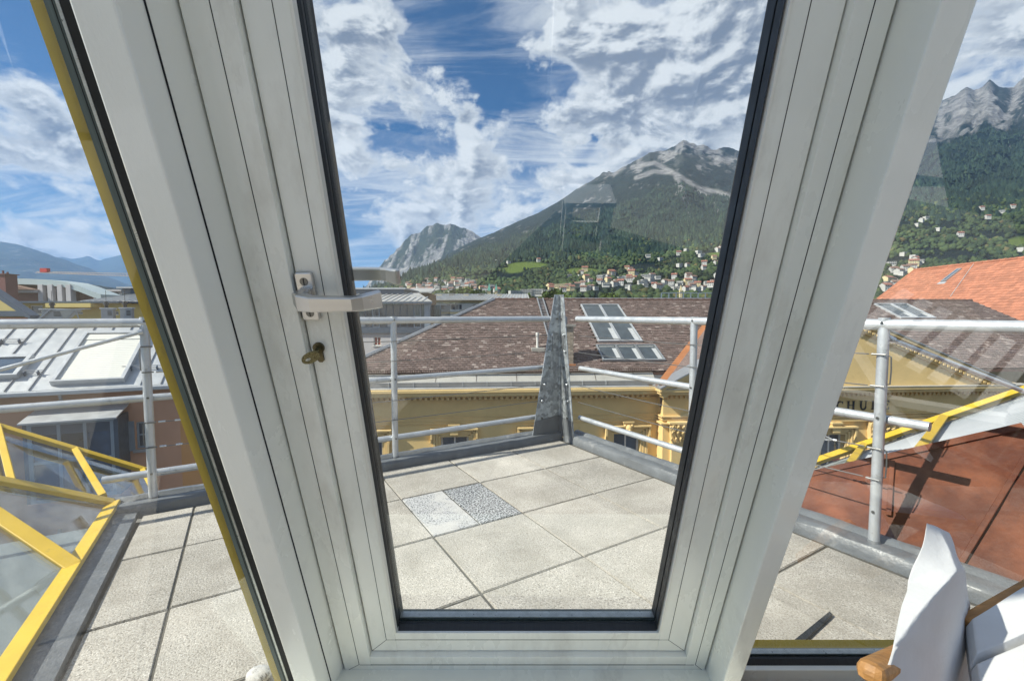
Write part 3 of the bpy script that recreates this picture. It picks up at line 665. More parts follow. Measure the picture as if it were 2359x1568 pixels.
# ------------------------------------------------------------------ brown sheet roof and the neighbouring glass bays
def copper_roof():
    root = thing('sheet_metal_roof', 'brown painted sheet metal roof with standing seams beyond the rim', 'roof', K, YAW); n = Vector((-1.2, 0, 1)).normalized(); P0 = Vector((.195, 0, .045))
    h = lambda px, py: TF.hit(px, py, P0, n)
    t0, t1 = h(1835, 1100), h(2359, 983); t2 = t0 + (t1 - t0) * 2.2
    low = [Vector((.195, t0.y, .045)), Vector((.195, -4.2, .045))]
    up = -n * .02
    r = MB().prism([low[0], t0 - Vector((.02, 0, .01)), t0, h(2035, 1062), t1, t2, t2 + Vector((0, -2, 0)), low[1]], up).build('sheet', 'copper_brown', root)
    for a, b in ((h(2366, 1052), h(2188, 1345)), (h(2058, 1064), h(2050, 1190))):
        MB().bar(a + n * (.014 if a.y < -1.2 else .006), b + n * (.014 if a.y < -1.2 else .006), .012 if a.x > .9 else .02, .03 if a.x > .9 else .012, n).build('standing_seam', 'copper_seam' if a.x > .9 else 'copper_brown', root, False, .002)
    MB().bar(t0 + n * .006, t1 + n * .006, .03, .012, n).build('edge_fold', 'copper_brown', root)
    return t0, t1
ct0, ct1 = copper_roof()
def bay(label, A, B, members, panes, sill=None, width=.045):
    root = thing('glass_bay', label, 'glass roof', (A + B) / 2 - Vector((0, 0, .3))); base = root.location
    for a, b, w, hh in members: jb(MB().bar(a, b, w, hh, (0, -.3, 1)), 'glazing_bar', 'yellow_paint', root, .003, base)
    for q in panes:
        nn = (q[1] - q[0]).cross(q[2] - q[0]).normalized(); jb(MB().prism(q, nn * .006), 'pane', 'bay_pane', root, 0, base)
    return root
YA, YB = aty(1840, 1074, 2.72), aty(2420, 872, 2.86)
wt = lambda px, py: TF.O + TF.M @ TF.hit(px, py, ct0, (ct1 - ct0).cross(Vector((0, 0, 1)).cross(ct1 - ct0)))
lo0, lo1 = TF.O + TF.M @ ct0, TF.O + TF.M @ ct1
def on_line(px, a, b):   # the point of a->b seen in column px
    k = (px - CXP) / FPX * 1.0; best = min((abs(((a.lerp(b, t / 400)).x) / ((a.lerp(b, t / 400)).y) - k), t) for t in range(-200, 700)); return a.lerp(b, best[1] / 400)
YA = on_line(1840, aty(1880, 1062, 2.72), aty(2350, 900, 2.86)); YB = on_line(2430, aty(1880, 1062, 2.72), aty(2350, 900, 2.86))
m1a, m1b = on_line(2186, YA, YB), on_line(2125, lo0, lo1) + Vector((0, 0, -.02)); m2a, m2b = on_line(2002, YA, YB), on_line(1960, lo0, lo1) + Vector((0, 0, -.02))
l2 = lo0.lerp(lo1, 1.3)
dn = Vector((0, 0, -.045))
bay('yellow framed glass bay rising behind the brown sheet roof', YA, YB, [(YA, YB, .04, .03), (m1a, m1b, .04, .035), (m2a, m2b, .034, .03)],
    [[YA + dn, m2a + dn, m2b + dn, lo0 + dn], [m2a + dn, m1a + dn, m1b + dn, m2b + dn], [m1a + dn, YB + dn, l2 + dn, m1b + dn]])
# zinc louvres seen through that bay
lv = thing('blind', 'pale slatted sun blind under the yellow framed glass bay', 'blind', (2.6, 2.6, -.3))
for k in range(26):
    f = k / 25; a = YA.lerp(lo0, f) + Vector((0, .0, -.062)); b = YB.lerp(l2, f) + Vector((0, .0, -.062))
    mb = MB().bar(a, b, .030 + .012 * (1 - f), .003, (0, -.5, 1)); jb(mb, 'slat', 'zinc_light', lv, 0, lv.location)
# left: near glazing rising from a sill along the terrace edge, far gable behind it
def left_bays():
    z0 = .05
    c0, c1, c2 = atz(262, 1157, z0), atz(172, 1305, z0), atz(-40, 1620, z0)
    up = Vector((-math.cos(YAW), -math.sin(YAW), .62)).normalized()
    def rise(p, px, py):    # where a bar from p along the slope crosses a frame column
        n = (c2 - c0).cross(up).normalized(); return on_plane(px, py, p, n)
    a1, b1 = rise(c0, -60, 1094), rise(c0, -60, 1150)
    root = bay('yellow framed sloping glazing rising straight from the terrace paving', c0, c2, [(c0, c2, .058, .02), (c0, a1, .05, .022), (c1, b1, .05, .022)],
        [[c0 + dn * .5, a1 + dn * .5, b1 + dn * .5, c1 + dn * .5], [c1 + dn * .5, b1 + dn * .5, rise(c0, -60, 1560) + dn * .5, c2 + dn * .5]])
    base = root.location
    off = Vector((math.cos(YAW), math.sin(YAW), 0))
    jb(MB().prism([c0 + off * .02 + Vector((0, 0, -.02)), c0 + off * .115 - Vector((0, 0, .03)), c2 + off * .115 - Vector((0, 0, .03)), c2 + off * .02 + Vector((0, 0, -.02))], (0, 0, -.03)), 'flashing', 'membrane', root, 0, base)
    jb(MB().prism([c0 + off * .02 + Vector((0, 0, -.03)), c0 - off * .02 + Vector((0, 0, -.03)), c2 - off * .02 + Vector((0, 0, -.03)), c2 + off * .02 + Vector((0, 0, -.03))], (0, 0, -.08)), 'upstand', 'zinc', root, 0, base)
    A, B = aty(-60, 965, 2.75), aty(335, 1083, 3.05)
    f1, f2, f3 = on_line(157, A, B), on_line(312, A, B), on_line(-20, A, B)
    lA, lB = aty(-60, 1100, 2.30), aty(262, 1152, 2.42)
    g1, g2, g3 = aty(238, 1142, 2.44), aty(365, 1150, 2.72), aty(30, 1118, 2.35)
    bay('yellow framed glass gable standing behind the sloping terrace glazing', A, B, [(A, B, .032, .032), (f1, g1, .032, .03), (f2, g2, .028, .028), (f3, g3, .032, .03)],
        [[f3 + dn, f1 + dn, g1 + dn, g3 + dn], [f1 + dn, f2 + dn, g2 + dn, g1 + dn], [A + dn, f3 + dn, g3 + dn, lA + dn]])
left_bays()

# ------------------------------------------------------------------ neighbours: shared pieces
def wall_holes(u0, u1, z0, z1, w, holes, reveal=.16):
    mb = MB(); us = sorted({u0, u1} | {q for h in holes for q in h[:2] if u0 < q < u1}); zs = sorted({z0, z1} | {q for h in holes for q in h[2:] if z0 < q < z1})
    for a, b in zip(us, us[1:]):
        for c, d in zip(zs, zs[1:]):
            m, n = (a + b) / 2, (c + d) / 2
            if any(h[0] < m < h[1] and h[2] < n < h[3] for h in holes): continue
            mb.add([(a, w, c), (b, w, c), (b, w, d), (a, w, d)], [(0, 1, 2, 3)])
    for a, b, c, d in holes:
        e = w + reveal
        mb.add([(a, w, c), (b, w, c), (b, w, d), (a, w, d), (a, e, c), (b, e, c), (b, e, d), (a, e, d)], [(0, 4, 5, 1), (1, 5, 6, 2), (2, 6, 7, 3), (3, 7, 4, 0)])
    return mb
def window(parent, u0, u1, z0, z1, w, nu=2, nz=1, fr=.06, m='window_white', g='glass_dark', dep=.05, gm=None):
    mb = MB(); mb.box(u0, u1, w, w + dep, z0, z0 + fr); mb.box(u0, u1, w, w + dep, z1 - fr, z1); mb.box(u0, u0 + fr, w + .001, w + dep, z0 + fr, z1 - fr); mb.box(u1 - fr, u1, w + .001, w + dep, z0 + fr, z1 - fr)
    pu = [(u0 + fr) + (u1 - u0 - 2 * fr) * i / nu for i in range(nu + 1)]; pz = [(z0 + fr) + (z1 - z0 - 2 * fr) * i / nz for i in range(nz + 1)]
    for q in pu[1:-1]: mb.box(q - fr * .4, q + fr * .4, w - .002, w + dep, z0 + fr, z1 - fr)
    for q in pz[1:-1]: mb.box(u0 + fr, u1 - fr, w + .002, w + dep, q - fr * .4, q + fr * .4)
    f = mb.build('window', m, parent)
    for i in range(nu):
        for j in range(nz):
            gg = gm[(i + j * nu) % len(gm)] if gm else g
            MB().add([(pu[i], w + .03, pz[j]), (pu[i + 1], w + .03, pz[j]), (pu[i + 1], w + .03, pz[j + 1]), (pu[i], w + .03, pz[j + 1])], [(0, 1, 2, 3)]).build('pane', gg, f)
    return f
def tile_roof(parent, P0, ue, se, umin, umax, slen, tw, th, inside, mat, single, lift=.022, seed=1):
    """overlapping tiles on a slope; those picked by single(u, row) are separate objects"""
    ue, se, P0 = Vector(ue).normalized(), Vector(se).normalized(), Vector(P0); nn = ue.cross(se)
    if nn.z < 0: nn = -nn
    r = random.Random(seed); V = []; Fc = []; rows = int(slen / th)
    def tv(o, j):
        L_ = th * 1.45; a = lift + j
        return [o - ue * tw * .485 + nn * 0.002, o + ue * tw * .485 + nn * 0.002, o + ue * tw * .485 + nn * a, o - ue * tw * .485 + nn * a, o - ue * tw * .485 + se * L_ + nn * (.004), o + ue * tw * .485 + se * L_ + nn * (.004)]
    FC = [(0, 1, 2, 3), (3, 2, 5, 4), (0, 3, 4), (1, 5, 2)]
    sm = MB().add(tv(Vector(), 0), FC).mesh('roof_tile', mat); ns = 0
    for k in range(rows):
        n = int((umax - umin) / tw)
        for i in range(n):
            u = umin + (i + .5 + .5 * (k % 2)) * tw; s = k * th
            if not inside(u, s): continue
            p = P0 + ue * (u + r.uniform(-.004, .004)) + se * (s + r.uniform(-.012, .012)); 
            if single(u, k) and ns < 290: inst(sm, 'roof_tile', p + nn * r.uniform(-.002, .004), parent); ns += 1
            else:
                o = len(V); V += [tuple(x) for x in tv(p, r.uniform(-.006, .012))]; Fc += [tuple(q + o for q in f) for f in FC]
    mb = MB(); mb.v = V; mb.f = Fc; o = mb.build('roof_tiling', mat, parent, kind='stuff'); return o

# ------------------------------------------------------------------ the ochre school opposite
SF = Fr((0, 17.3, 0), 4.0)
sch = frthing(SF, 'school_building', 'ochre school with brown tiled roof, dentil cornice and pedimented front', 'building')
RM = .47; WE = .08
ZE = SF.w(1180, 858, WE).z
def rp(px, py): return SF.hit(px, py, (0, WE, ZE), (0, -RM, 1))          # a pixel on the roof slope
ridge = rp(1180, 690); RW, RZ = ridge.y, ridge.z
hipT, hipB = rp(1137, 690), rp(826, 828); u_hip = hipT.x - (RW - WE)          # 45 degree hip
se = Vector((0, 1, RM)).normalized(); SLEN = (RW - WE) * math.sqrt(1 + RM * RM); cs = se.y
UR = 27.0
# under-roof solid
MB().prism([(u_hip, WE, ZE - .03), (UR, WE, ZE - .03), (UR, RW, RZ - .03), (hipT.x, RW, RZ - .03)], (0, 0, -.12)).build('roof_deck', 'ridge_tile', sch)
MB().add([(u_hip, WE, ZE - .04), (hipT.x, RW, RZ - .04), (u_hip, RW + 7, ZE - .04), (hipT.x, RW + .1, RZ - .04), (UR, RW, RZ - .04), (UR, RW + 7, ZE - .04)], [(0, 1, 2), (1, 3, 2), (1, 4, 5, 2)]).build('roof_back', 'ridge_tile', sch)
# openings in the tiling: roof windows, chimney
pm('glass_grey', (0.065, 0.078, 0.085), .10, var=.3, scale=2, spec=.8)
RWIN = [(rp(1337, 704), rp(1383, 704), rp(1372, 789)), (rp(1378, 704), rp(1424, 704), rp(1413, 789)),
        (rp(1372, 797), rp(1418, 797), rp(1392, 833)), (rp(1416, 797), rp(1463, 797), rp(1434, 833)), (rp(1461, 797), rp(1508, 797), rp(1480, 833)),
        (rp(2012, 702), rp(2050, 702), rp(2060, 735)), (rp(2050, 702), rp(2088, 702), rp(2104, 735))]
rects = []
for a, b, c in RWIN: rects.append((a.x, b.x, (c.y - WE) / cs, (a.y - WE) / cs))
# the projecting front with pediment
PW = -.55; RIS0 = SF.w(1527, 980, PW).x; RIS1 = SF.w(2330, 920, PW).x
pb0, pb1, pap = SF.w(1520, 896, PW - .5), SF.w(2332, 893, PW - .5), SF.w(1893, 695, PW - .5)
pb1.z = pb0.z
def gable_z(u): return pb0.z + (pap.z - pb0.z) * ((u - pb0.x) / (pap.x - pb0.x) if u < pap.x else (pb1.x - u) / (pb1.x - pap.x))
def in_gable(u, s):       # is this point of the main slope below the gable's own roof
    z = ZE + s * se.z
    return pb0.x < u < pb1.x and gable_z(u) > z - .02
def inside(u, s):
    if u < u_hip + s * cs + .05: return False
    for a, b, c, d in rects:
        if a - .02 < u < b + .02 and c - .12 < s < d + .02: return False
    return not in_gable(u, s)
tile_roof(sch, (0, WE, ZE), (1, 0, 0), se, u_hip, UR, SLEN, .185, .165, inside, 'school_tile', lambda u, k: k < 6 and -5.2 < u < 4.6, .034)
# ridge and hip caps
mb = MB(); n = 0
for k in range(int((UR - hipT.x) / .36)):
    u = hipT.x + k * .36; MB().tube((u, RW, RZ - .02), (u + .40, RW, RZ + .005), .085, 8, .10).build('ridge_tile', 'ridge_tile', sch, True)
hd = Vector((u_hip, WE, ZE)) - Vector((hipT.x, RW, RZ)); HL = hd.length; hdn = hd.normalized()
MB().bar(Vector((hipT.x, RW, RZ + .03)), Vector((u_hip, WE, ZE + .03)), .26, .05).build('hip_flashing', 'zinc', sch)
MB().tube(Vector((hipT.x, RW, RZ + .06)), Vector((u_hip, WE, ZE + .06)), .055, 8).build('hip_roll', 'zinc', sch, True)
MB().bar(Vector((2.6, RW + .1, RZ + .09)), Vector((16.5, RW + .1, RZ + .09)), .25, .035).build('ridge_flashing', 'zinc_light', sch)
# roof windows
def roof_window(a, b, c, d, m, tall):
    q = lambda u, s, h: Vector((u, WE, ZE)) + se * s + Vector((0, -se.z, se.y)) * h
    f = .07 if tall else .06; mb = MB(); nn = Vector((0, -se.z, se.y)); U = Vector((1, 0, 0)); hgt = .10
    for (x0, x1, s0, s1) in ((a, a + f, c, d), (b - f, b, c, d), (a + f, b - f, c, c + f * 1.4), (a + f, b - f, d - f, d)): mb.obox(q(x0, s0, .0), U * (x1 - x0), se * (s1 - s0), nn * hgt)
    w = mb.build('roof_window', m, sch)
    sp = [c + f * 1.4, d - f]
    for s0, s1 in zip(sp, sp[1:]): MB().add([q(a + f, s0, .055), q(b - f, s0, .055), q(b - f, s1, .055), q(a + f, s1, .055)], [(0, 1, 2, 3)]).build('pane', 'glass_grey', w)
    MB().obox(q(b - f - (b - a) * .22, c + f * 1.6, .057), U * ((b - a) * .2), se * ((d - c) * (.30 if tall else .7)), nn * .004).build('blind', 'glass_blind', w)
    if not tall: MB().obox(q(a + f + .05, d - f - .09, .058), U * (b - a - 2 * f - .1), se * .03, nn * .004).build('vent_flap', 'window_white', w)
for i, (a, b, c, d) in enumerate(rects): roof_window(a, b, c, d, 'zinc_light' if i in (0, 1, 5, 6) else 'roof_window_grey', i in (0, 1, 5, 6))
# ladder, vent pipe, chimney
def ladder():
    a0, a1 = rp(1237, 691), rp(1267, 785); b0, b1 = rp(1250, 691), rp(1281, 785); up = Vector((0, -.05, .10))
    a1.x = a0.x; b1.x = b0.x
    l = MB().bar(a0 + up, a1 + up, .05, .07).build('roof_ladder', 'zinc', sch); MB().bar(b0 + up, b1 + up, .05, .07).build('ladder_rail', 'zinc', l)
    for k in range(24):
        t = (k + .5) / 24; p, q = a0.lerp(a1, t) + up, b0.lerp(b1, t) + up; MB().bar(p, q, .05, .03).build('rung', 'zinc', l)
ladder()
vb = rp(1238, 802)
vp = MB().tube(vb + Vector((0, 0, -.05)), vb + Vector((0, 0, .55)), .05, 10).build('vent_pipe', 'window_white', sch, True)
MB().tube(vb + Vector((0, 0, .50)), vb + Vector((0, 0, .68)), .075, 10).build('vent_cap', 'window_white', vp, True); MB().box(vb.x - .28, vb.x + .28, vb.y - .3, vb.y + .12, vb.z - .10, vb.z + .03).build('flashing', 'flash_grey', vp)
def chimney():
    p = rp(1305, 840); u0, u1 = rp(1283, 840).x, rp(1322, 840).x; w0 = p.y; zt = SF.w(1305, 747, w0).z; zb = p.z - .25; dpt = .62
    c = MB().box(u0 + .03, u1 - .03, w0 + .03, w0 + dpt - .03, zb, zt).build('chimney', 'cement', sch)
    bh, bw = .072, .22; k = 0; z = zb + .12
    ms = {}
    def bm_(w, d):
        key = (round(w, 3), round(d, 3))
        if key not in ms: ms[key] = MB().box(0, w - .012, 0, d, 0, bh - .012).mesh('brick', 'brick')
        return ms[key]
    while z < zt - .12:
        u = u0 + (0 if k % 2 else -bw / 2)
        while u < u1 - .02:
            a, b = max(u, u0), min(u + bw, u1)
            if b - a > .04: inst(bm_(b - a, .05), 'brick', (a, w0, z), c)
            u += bw
        for s_ in range(3):
            inst(bm_(.05, .19), 'brick', (u1 - .05 + .006, w0 + .05 + s_ * .19 * .97, z), c)
        z += bh; k += 1
    MB().box(u0 - .07, u1 + .07, w0 - .07, w0 + dpt + .07, zt - .10, zt).build('chimney_cap', 'cement', c, False, .01)
    MB().tube(((u0 + u1) / 2, w0 + .3, zt), ((u0 + u1) / 2, w0 + .3, zt + .3), .13, 10).build('flue', 'zinc', c, True)
    MB().box(u0 - .06, u1 + .06, w0 - .10, w0 + dpt, p.z - .06, p.z + .03).build('flashing', 'copper_new', c)
chimney()
# eave: snow guard, flashing, box gutter, white edge
GU1 = pb0.x + .15
def zw(py, w): return SF.w(1180, py, w).z
zt_f = ZE - .02
sg = MB()
for k in range(int((GU1 - u_hip - .4) / .085)):
    u = u_hip + .4 + k * .085; sg.box(u, u + .024, WE - .13, WE - .115, ZE - .02, ZE + .15)
for z in (ZE + .14, ZE + .06, ZE - .02): sg.box(u_hip + .3, GU1 - .1, WE - .118, WE - .098, z, z + .014)
so_ = sg.build('snow_guard', 'iron', sch)
for k in range(int((GU1 - u_hip - .6) / .95)):
    u = u_hip + .6 + k * .95; MB().bar((u, WE - .10, ZE + .13), (u + .03, WE + .20, ZE + .10), .03, .02).build('guard_bracket', 'iron', so_)
GW = WE - .44; zg = zw(889, GW)
MB().prism([(u_hip - .6, WE - .02, ZE - .04), (u_hip - .6, WE - .02, ZE - .14), (u_hip - .6, GW + .12, zg + .10), (u_hip - .6, GW + .12, zg + .14)], (GU1 - u_hip + .6, 0, 0)).build('eave_flashing', 'flash_grey', sch)
for k in range(9):
    u = u_hip + 1 + k * 1.55; MB().bar((u, WE - .02, ZE - .02), (u, GW + .14, zg + .16), .012, .02).build('flashing_seam', 'iron', sch)
gt = MB().prism([(u_hip - .7, GW, zg), (u_hip - .7, GW - .015, zg + .16), (u_hip - .7, GW + .13, zg + .16), (u_hip - .7, GW + .13, zg)], (GU1 - u_hip + .7, 0, 0)).build('gutter', 'zinc', sch)
for k in range(int((GU1 - u_hip) / .92)):
    u = u_hip - .4 + k * .92; MB().box(u, u + .03, GW - .03, GW + .12, zg + .005, zg + .175).build('gutter_bracket', 'zinc_light', gt)
MB().box(u_hip - .75, GU1, GW - .10, WE + .35, zg - .09, zg - .02).build('eave_edge', 'zinc_light', sch, False, .02)
# cornice of the wings: profile steps down to the wall, dentils below
def cornice(u0, u1, w, ztop, zden, zfr, steps, name='cornice', ends=True):
    mb = MB(); z = ztop
    for i, (pr, hh) in enumerate(steps): mb.box(u0 - (.0 if not ends else pr * .0), u1, w - pr, w + .15, z - hh, z - .002); z -= hh
    return mb.build(name, 'ochre_trim', sch, False, .012)
zc0 = zg - .09; zd0, zd1 = zw(911, -.25), zw(919, -.25)
cornice(u_hip - .55, RIS0 - .02, 0, zc0, 0, 0, [(.62, .10), (.56, .14), (.46, .05), (.40, (zc0 - .29) - zd0 - .005)])
cornice(u_hip - .55, RIS0 - .02, 0, zd0, 0, 0, [(.06, zd0 - zd1), (.10, .06)])
dm = MB().box(0, .105, 0, .27, 0, zd0 - zd1 - .02).mesh('dentil', 'ochre_trim')
for k in range(int((RIS0 - u_hip) / .205)): inst(dm, 'dentil', (u_hip - .2 + k * .205, -.33, zd1 + .01), sch)
for py, pr, hh in ((956, .05, .05), (966, .035, .03), (973, .05, .03)): MB().box(u_hip - .4, RIS0 - .02, -pr, .05, zw(py, -.03) - hh, zw(py, -.03)).build('string_course', 'ochre_trim', sch, False, .008)
# wing wall with four windows
zs_top = zw(1001, .1); wins = []
for cxp in (848, 1047, 1245, 1444):
    c = SF.w(cxp, 1010, 0).x; wins.append((c - .54, c + .54, zs_top - 2.35, zs_top))
wall_holes(u_hip + .05, RIS0, GZ, zc0 - .2, 0, wins, .30).build('wall', 'ochre_wall', sch)
MB().add([(u_hip + .05, 0, GZ), (u_hip + .05, 12, GZ), (u_hip + .05, 12, zc0), (u_hip + .05, 0, zc0)], [(0, 1, 2, 3)]).build('side_wall', 'ochre_wall', sch)
def school_window(a, b, z0, z1, w, first):
    f = window(sch, a, b, z0, z1, w + .20, 2, 2, .075, 'window_white', 'glass_blue')
    MB().box(a + .03, b - .03, w + .19, w + .215, z0 + 1.10, z0 + 1.30).build('transom', 'window_red', f)
    s = MB()
    for k, (o, pr) in enumerate(((.0, .05), (.09, .09), (.19, .13))):
        s.box(a - o - .09, a - o, w - pr, w + .03, z0 - .1, z1 + o + .05); s.box(b + o, b + o + .09, w - pr, w + .03, z0 - .1, z1 + o + .05); s.box(a - o - .0, b + o + .0, w - pr + .002, w + .03, z1 + o, z1 + o + .09)
    s.build('surround', 'ochre_trim', f, False, .008)
    MB().box(a - .38, b + .38, w - .24, w + .03, z1 + .29, z1 + .36).build('lintel', 'ochre_trim', f, False, .012)
    for x0, sg_ in ((a - .37, 1), (b + .29, -1)):
        MB().prism([(x0, w - .20, z1 + .30), (x0, w - .20, z1 - .05), (x0, w - .14, z1 - .22), (x0, w, z1 - .25), (x0, w, z1 + .30)], (.08, 0, 0)).build('bracket', 'ochre_trim', f, False, .008)
    m = (a + b) / 2
    kz = MB().prism([(m - .15, w - .2, z1 + .10), (m + .15, w - .2, z1 + .10), (m + .2, w - .2, z1 + .46), (m - .2, w - .2, z1 + .46)], (0, .2, 0)).build('keystone', 'ochre_trim', f, False, .012)
    MB().box(m - .23, m + .23, w - .24, w, z1 + .46, z1 + .53).build('keystone_cap', 'ochre_trim', kz, False, .01)
    if first: MB().ball((m, w - .25, z1 + .26), .13, 12, 8, (1, .9, 1.15)).ball((m - .14, w - .2, z1 + .36), .06, 8, 6).ball((m + .14, w - .2, z1 + .36), .06, 8, 6).ball((m, w - .35, z1 + .21), .05, 8, 6).build('carved_head', 'ochre_trim', kz, True)
for i, q in enumerate(wins): school_window(*q, 0, i == 3)
# projecting front
fz_d0, fz_d1 = SF.w(1700, 908, PW - .2).z, SF.w(1700, 917, PW - .2).z
pzb = pb0.z
ris_w = []
for cxp in (1918, 2090): c = SF.w(cxp, 1010, PW).x; ris_w.append((c - .5, c + .5, zs_top - 2.3, zs_top - .05))
wall_holes(RIS0, RIS1, GZ, pzb - .1, PW, ris_w, .25).build('wall', 'ochre_wall', sch)
for q in ris_w: school_window(*q, PW, False)
MB().add([(RIS0, PW, GZ), (RIS0, .05, GZ), (RIS0, .05, pzb), (RIS0, PW, pzb)], [(3, 2, 1, 0)]).build('return_wall', 'ochre_wall', sch)
MB().add([(RIS1, PW, GZ), (RIS1, .05, GZ), (RIS1, .05, pzb), (RIS1, PW, pzb)], [(0, 1, 2, 3)]).build('return_wall', 'ochre_wall', sch)
MB().add([(pb0.x + .2, PW - .30, pzb - .1), (pb1.x - .2, PW - .30, pzb - .1), (pap.x, PW - .30, pap.z - .1)], [(0, 1, 2)]).build('tympanum', 'ochre_wall', sch)
e = MB(); e.box(RIS0 - .35, RIS1 + .35, PW - .52, .1, pzb - .13, pzb - .02); e.box(RIS0 - .28, RIS1 + .28, PW - .44, .1, pzb - .24, pzb - .132); e.box(RIS0 - .22, RIS1 + .22, PW - .30, .1, fz_d0, pzb - .242); e.box(RIS0 - .03, RIS1 + .03, PW - .04, .1, fz_d1, fz_d0 - .002)
e.build('cornice', 'ochre_trim', sch, False, .012)
MB().box(RIS0 - .36, RIS1 + .36, PW - .54, PW - .0, pzb - .018, pzb + .0).build('cornice_flashing', 'flash_grey', sch)
dm2 = MB().box(0, .10, 0, .12, 0, fz_d0 - fz_d1 - .03).mesh('dentil', 'ochre_trim')
for k in range(int((RIS1 - RIS0) / .19)): inst(dm2, 'dentil', (RIS0 + .02 + k * .19, PW - .16, fz_d1 + .015), sch)
for py, pr, hh in ((951, .10, .06), (958, .07, .05), (966, .12, .07)):
    z = SF.w(1900, py, PW).z; MB().box(RIS0 - pr, RIS1 + pr, PW - pr, .05, z - hh, z).build('architrave', 'ochre_trim', sch, False, .008)
# raking cornices
for (A, B) in ((pb0, pap), (pb1, pap)):
    d = (B - A); up = Vector((-d.z, 0, d.x)).normalized()
    if up.z < 0: up = -up
    f0 = lambda t, o, w: Vector((A.x + d.x * t, w, A.z + d.z * t)) + up * o
    for o0, o1, w0, m in ((-.10, .0, PW - .56, 'ochre_trim'), (-.22, -.102, PW - .48, 'ochre_trim'), (-.42, -.222, PW - .40, 'ochre_trim'), (.002, .05, PW - .60, 'zinc')):
        MB().prism([f0(0, o0, w0), f0(1, o0, w0), f0(1, o1, w0), f0(0, o1, w0)], (0, PW - w0 - .05 if m == 'ochre_trim' else .9, 0)).build('raking_cornice' if m == 'ochre_trim' else 'rake_gutter', m, sch)
    n = int(d.length / .19)
    for k in range(2, n - 1):
        p = f0(k / n, -.36, PW - .47); o = inst(dm2, 'dentil', p, sch); o.scale = (1, 1, .7)
    # the gable's own roof slope back to the main roof
    wr = lambda z: WE + (z - ZE) / RM
    MB().prism([f0(0, .02, PW - .5), f0(1, .02, PW - .5), Vector((B.x, wr(B.z), B.z + .03)), Vector((A.x, max(wr(A.z), PW), A.z + .03))], (0, 0, .03)).build('gable_roof', 'school_tile', sch)
    va, vb_ = Vector((A.x + d.x * .02, wr(A.z + d.z * .02) - .05, A.z + d.z * .02 + .07)), Vector((B.x, wr(B.z) - .05, B.z + .07))
    if A is pb0: MB().bar(va, vb_, .42, .02, (0, -.4, 1)).build('valley_flashing', 'copper_new', sch)
# pilaster with leafy capital, downpipe
def pilaster(u, cap_l):
    hw = .40; zc_t, zc_b = SF.w(1565, 968, PW).z, SF.w(1565, 1020, PW).z
    p = MB().box(u - hw, u + hw, PW - .14, PW + .02, GZ, zc_b).build('pilaster', 'ochre_trim', sch, False, .012)
    MB().box(u - hw - .04, u + hw + .04, PW - .18, PW, zc_b, zc_b + .06).build('astragal', 'ochre_trim', p, False, .012)
    MB().box(u - hw - .16, u + hw + .16, PW - .30, PW, zc_t - .09, zc_t).build('abacus', 'ochre_trim', p, False, .015)
    bell = MB().prism([(u - hw, PW - .16, zc_b + .06), (u + hw, PW - .16, zc_b + .06), (u + hw + .08, PW - .20, zc_t - .09), (u - hw - .08, PW - .20, zc_t - .09)], (0, .18, 0)).build('bell', 'ochre_trim', p)
    H = zc_t - zc_b
    for row, (n, h0, h1, out) in enumerate(((6, .06, .34, .05), (5, .30, .62, .09), (5, .52, .88, .13))):
        for k in range(n):
            x = u - hw + (k + .5) * 2 * hw / n; b = zc_b + H * h0; t = zc_b + H * h1; wf = PW - .20; w2 = hw / n * .75; sp_ = (x - u) * .25
            lm = MB().add([(x - w2 * .6, wf, b), (x + w2 * .6, wf, b), (x + w2 + sp_, wf - out * .4, (b + t) / 2), (x - w2 + sp_, wf - out * .4, (b + t) / 2), (x + w2 * .7 + sp_ * 1.4, wf - out, t), (x - w2 * .7 + sp_ * 1.4, wf - out, t), (x + sp_ * 1.5, wf - out - .05, t - .05), (x + sp_, wf - out * .4 - .035, (b + t) / 2)], [(0, 1, 2, 7), (0, 7, 3), (3, 7, 6, 5), (7, 2, 4, 6), (5, 6, 4)])
            lf = lm.build('leaf', 'ochre_trim', p); sd = lf.modifiers.new('thick', 'SOLIDIFY'); sd.thickness = .03
    for s_ in (-1, 1):
        cx_, cz_ = u + s_ * (hw + .02), zc_t - .24; pts = []
        for k in range(26):
            t = k / 25 * 4.2 * math.pi; rr = .15 * (1 - k / 30); pts.append((cx_ + s_ * rr * math.cos(t + 1.5), PW - .27, cz_ + rr * math.sin(t + 1.5)))
        MB().path(pts, .026, 6).build('volute', 'ochre_trim', p, True)
pilaster(SF.w(1567, 990, PW).x, 0); pilaster(SF.w(2010, 990, PW).x + .2, 0); pilaster(SF.w(2290, 990, PW).x, 0)
du = SF.w(1522, 980, -.1).x
MB().path([(du - .12, -.42, zg - .1), (du - .12, -.42, zg - .75), (du, -.10, zg - 1.05), (du, -.10, GZ)], .055, 8).build('downpipe', 'iron', sch, True)
MB().prism([(GU1 - .35, GW - .1, zg - .02), (GU1 + .1, GW - .1, zg - .02), (GU1 + .18, GW + .1, zg - .42), (GU1 - .02, GW + .1, zg - .42)], (0, .12, 0)).build('gutter_return', 'ochre_trim', sch)
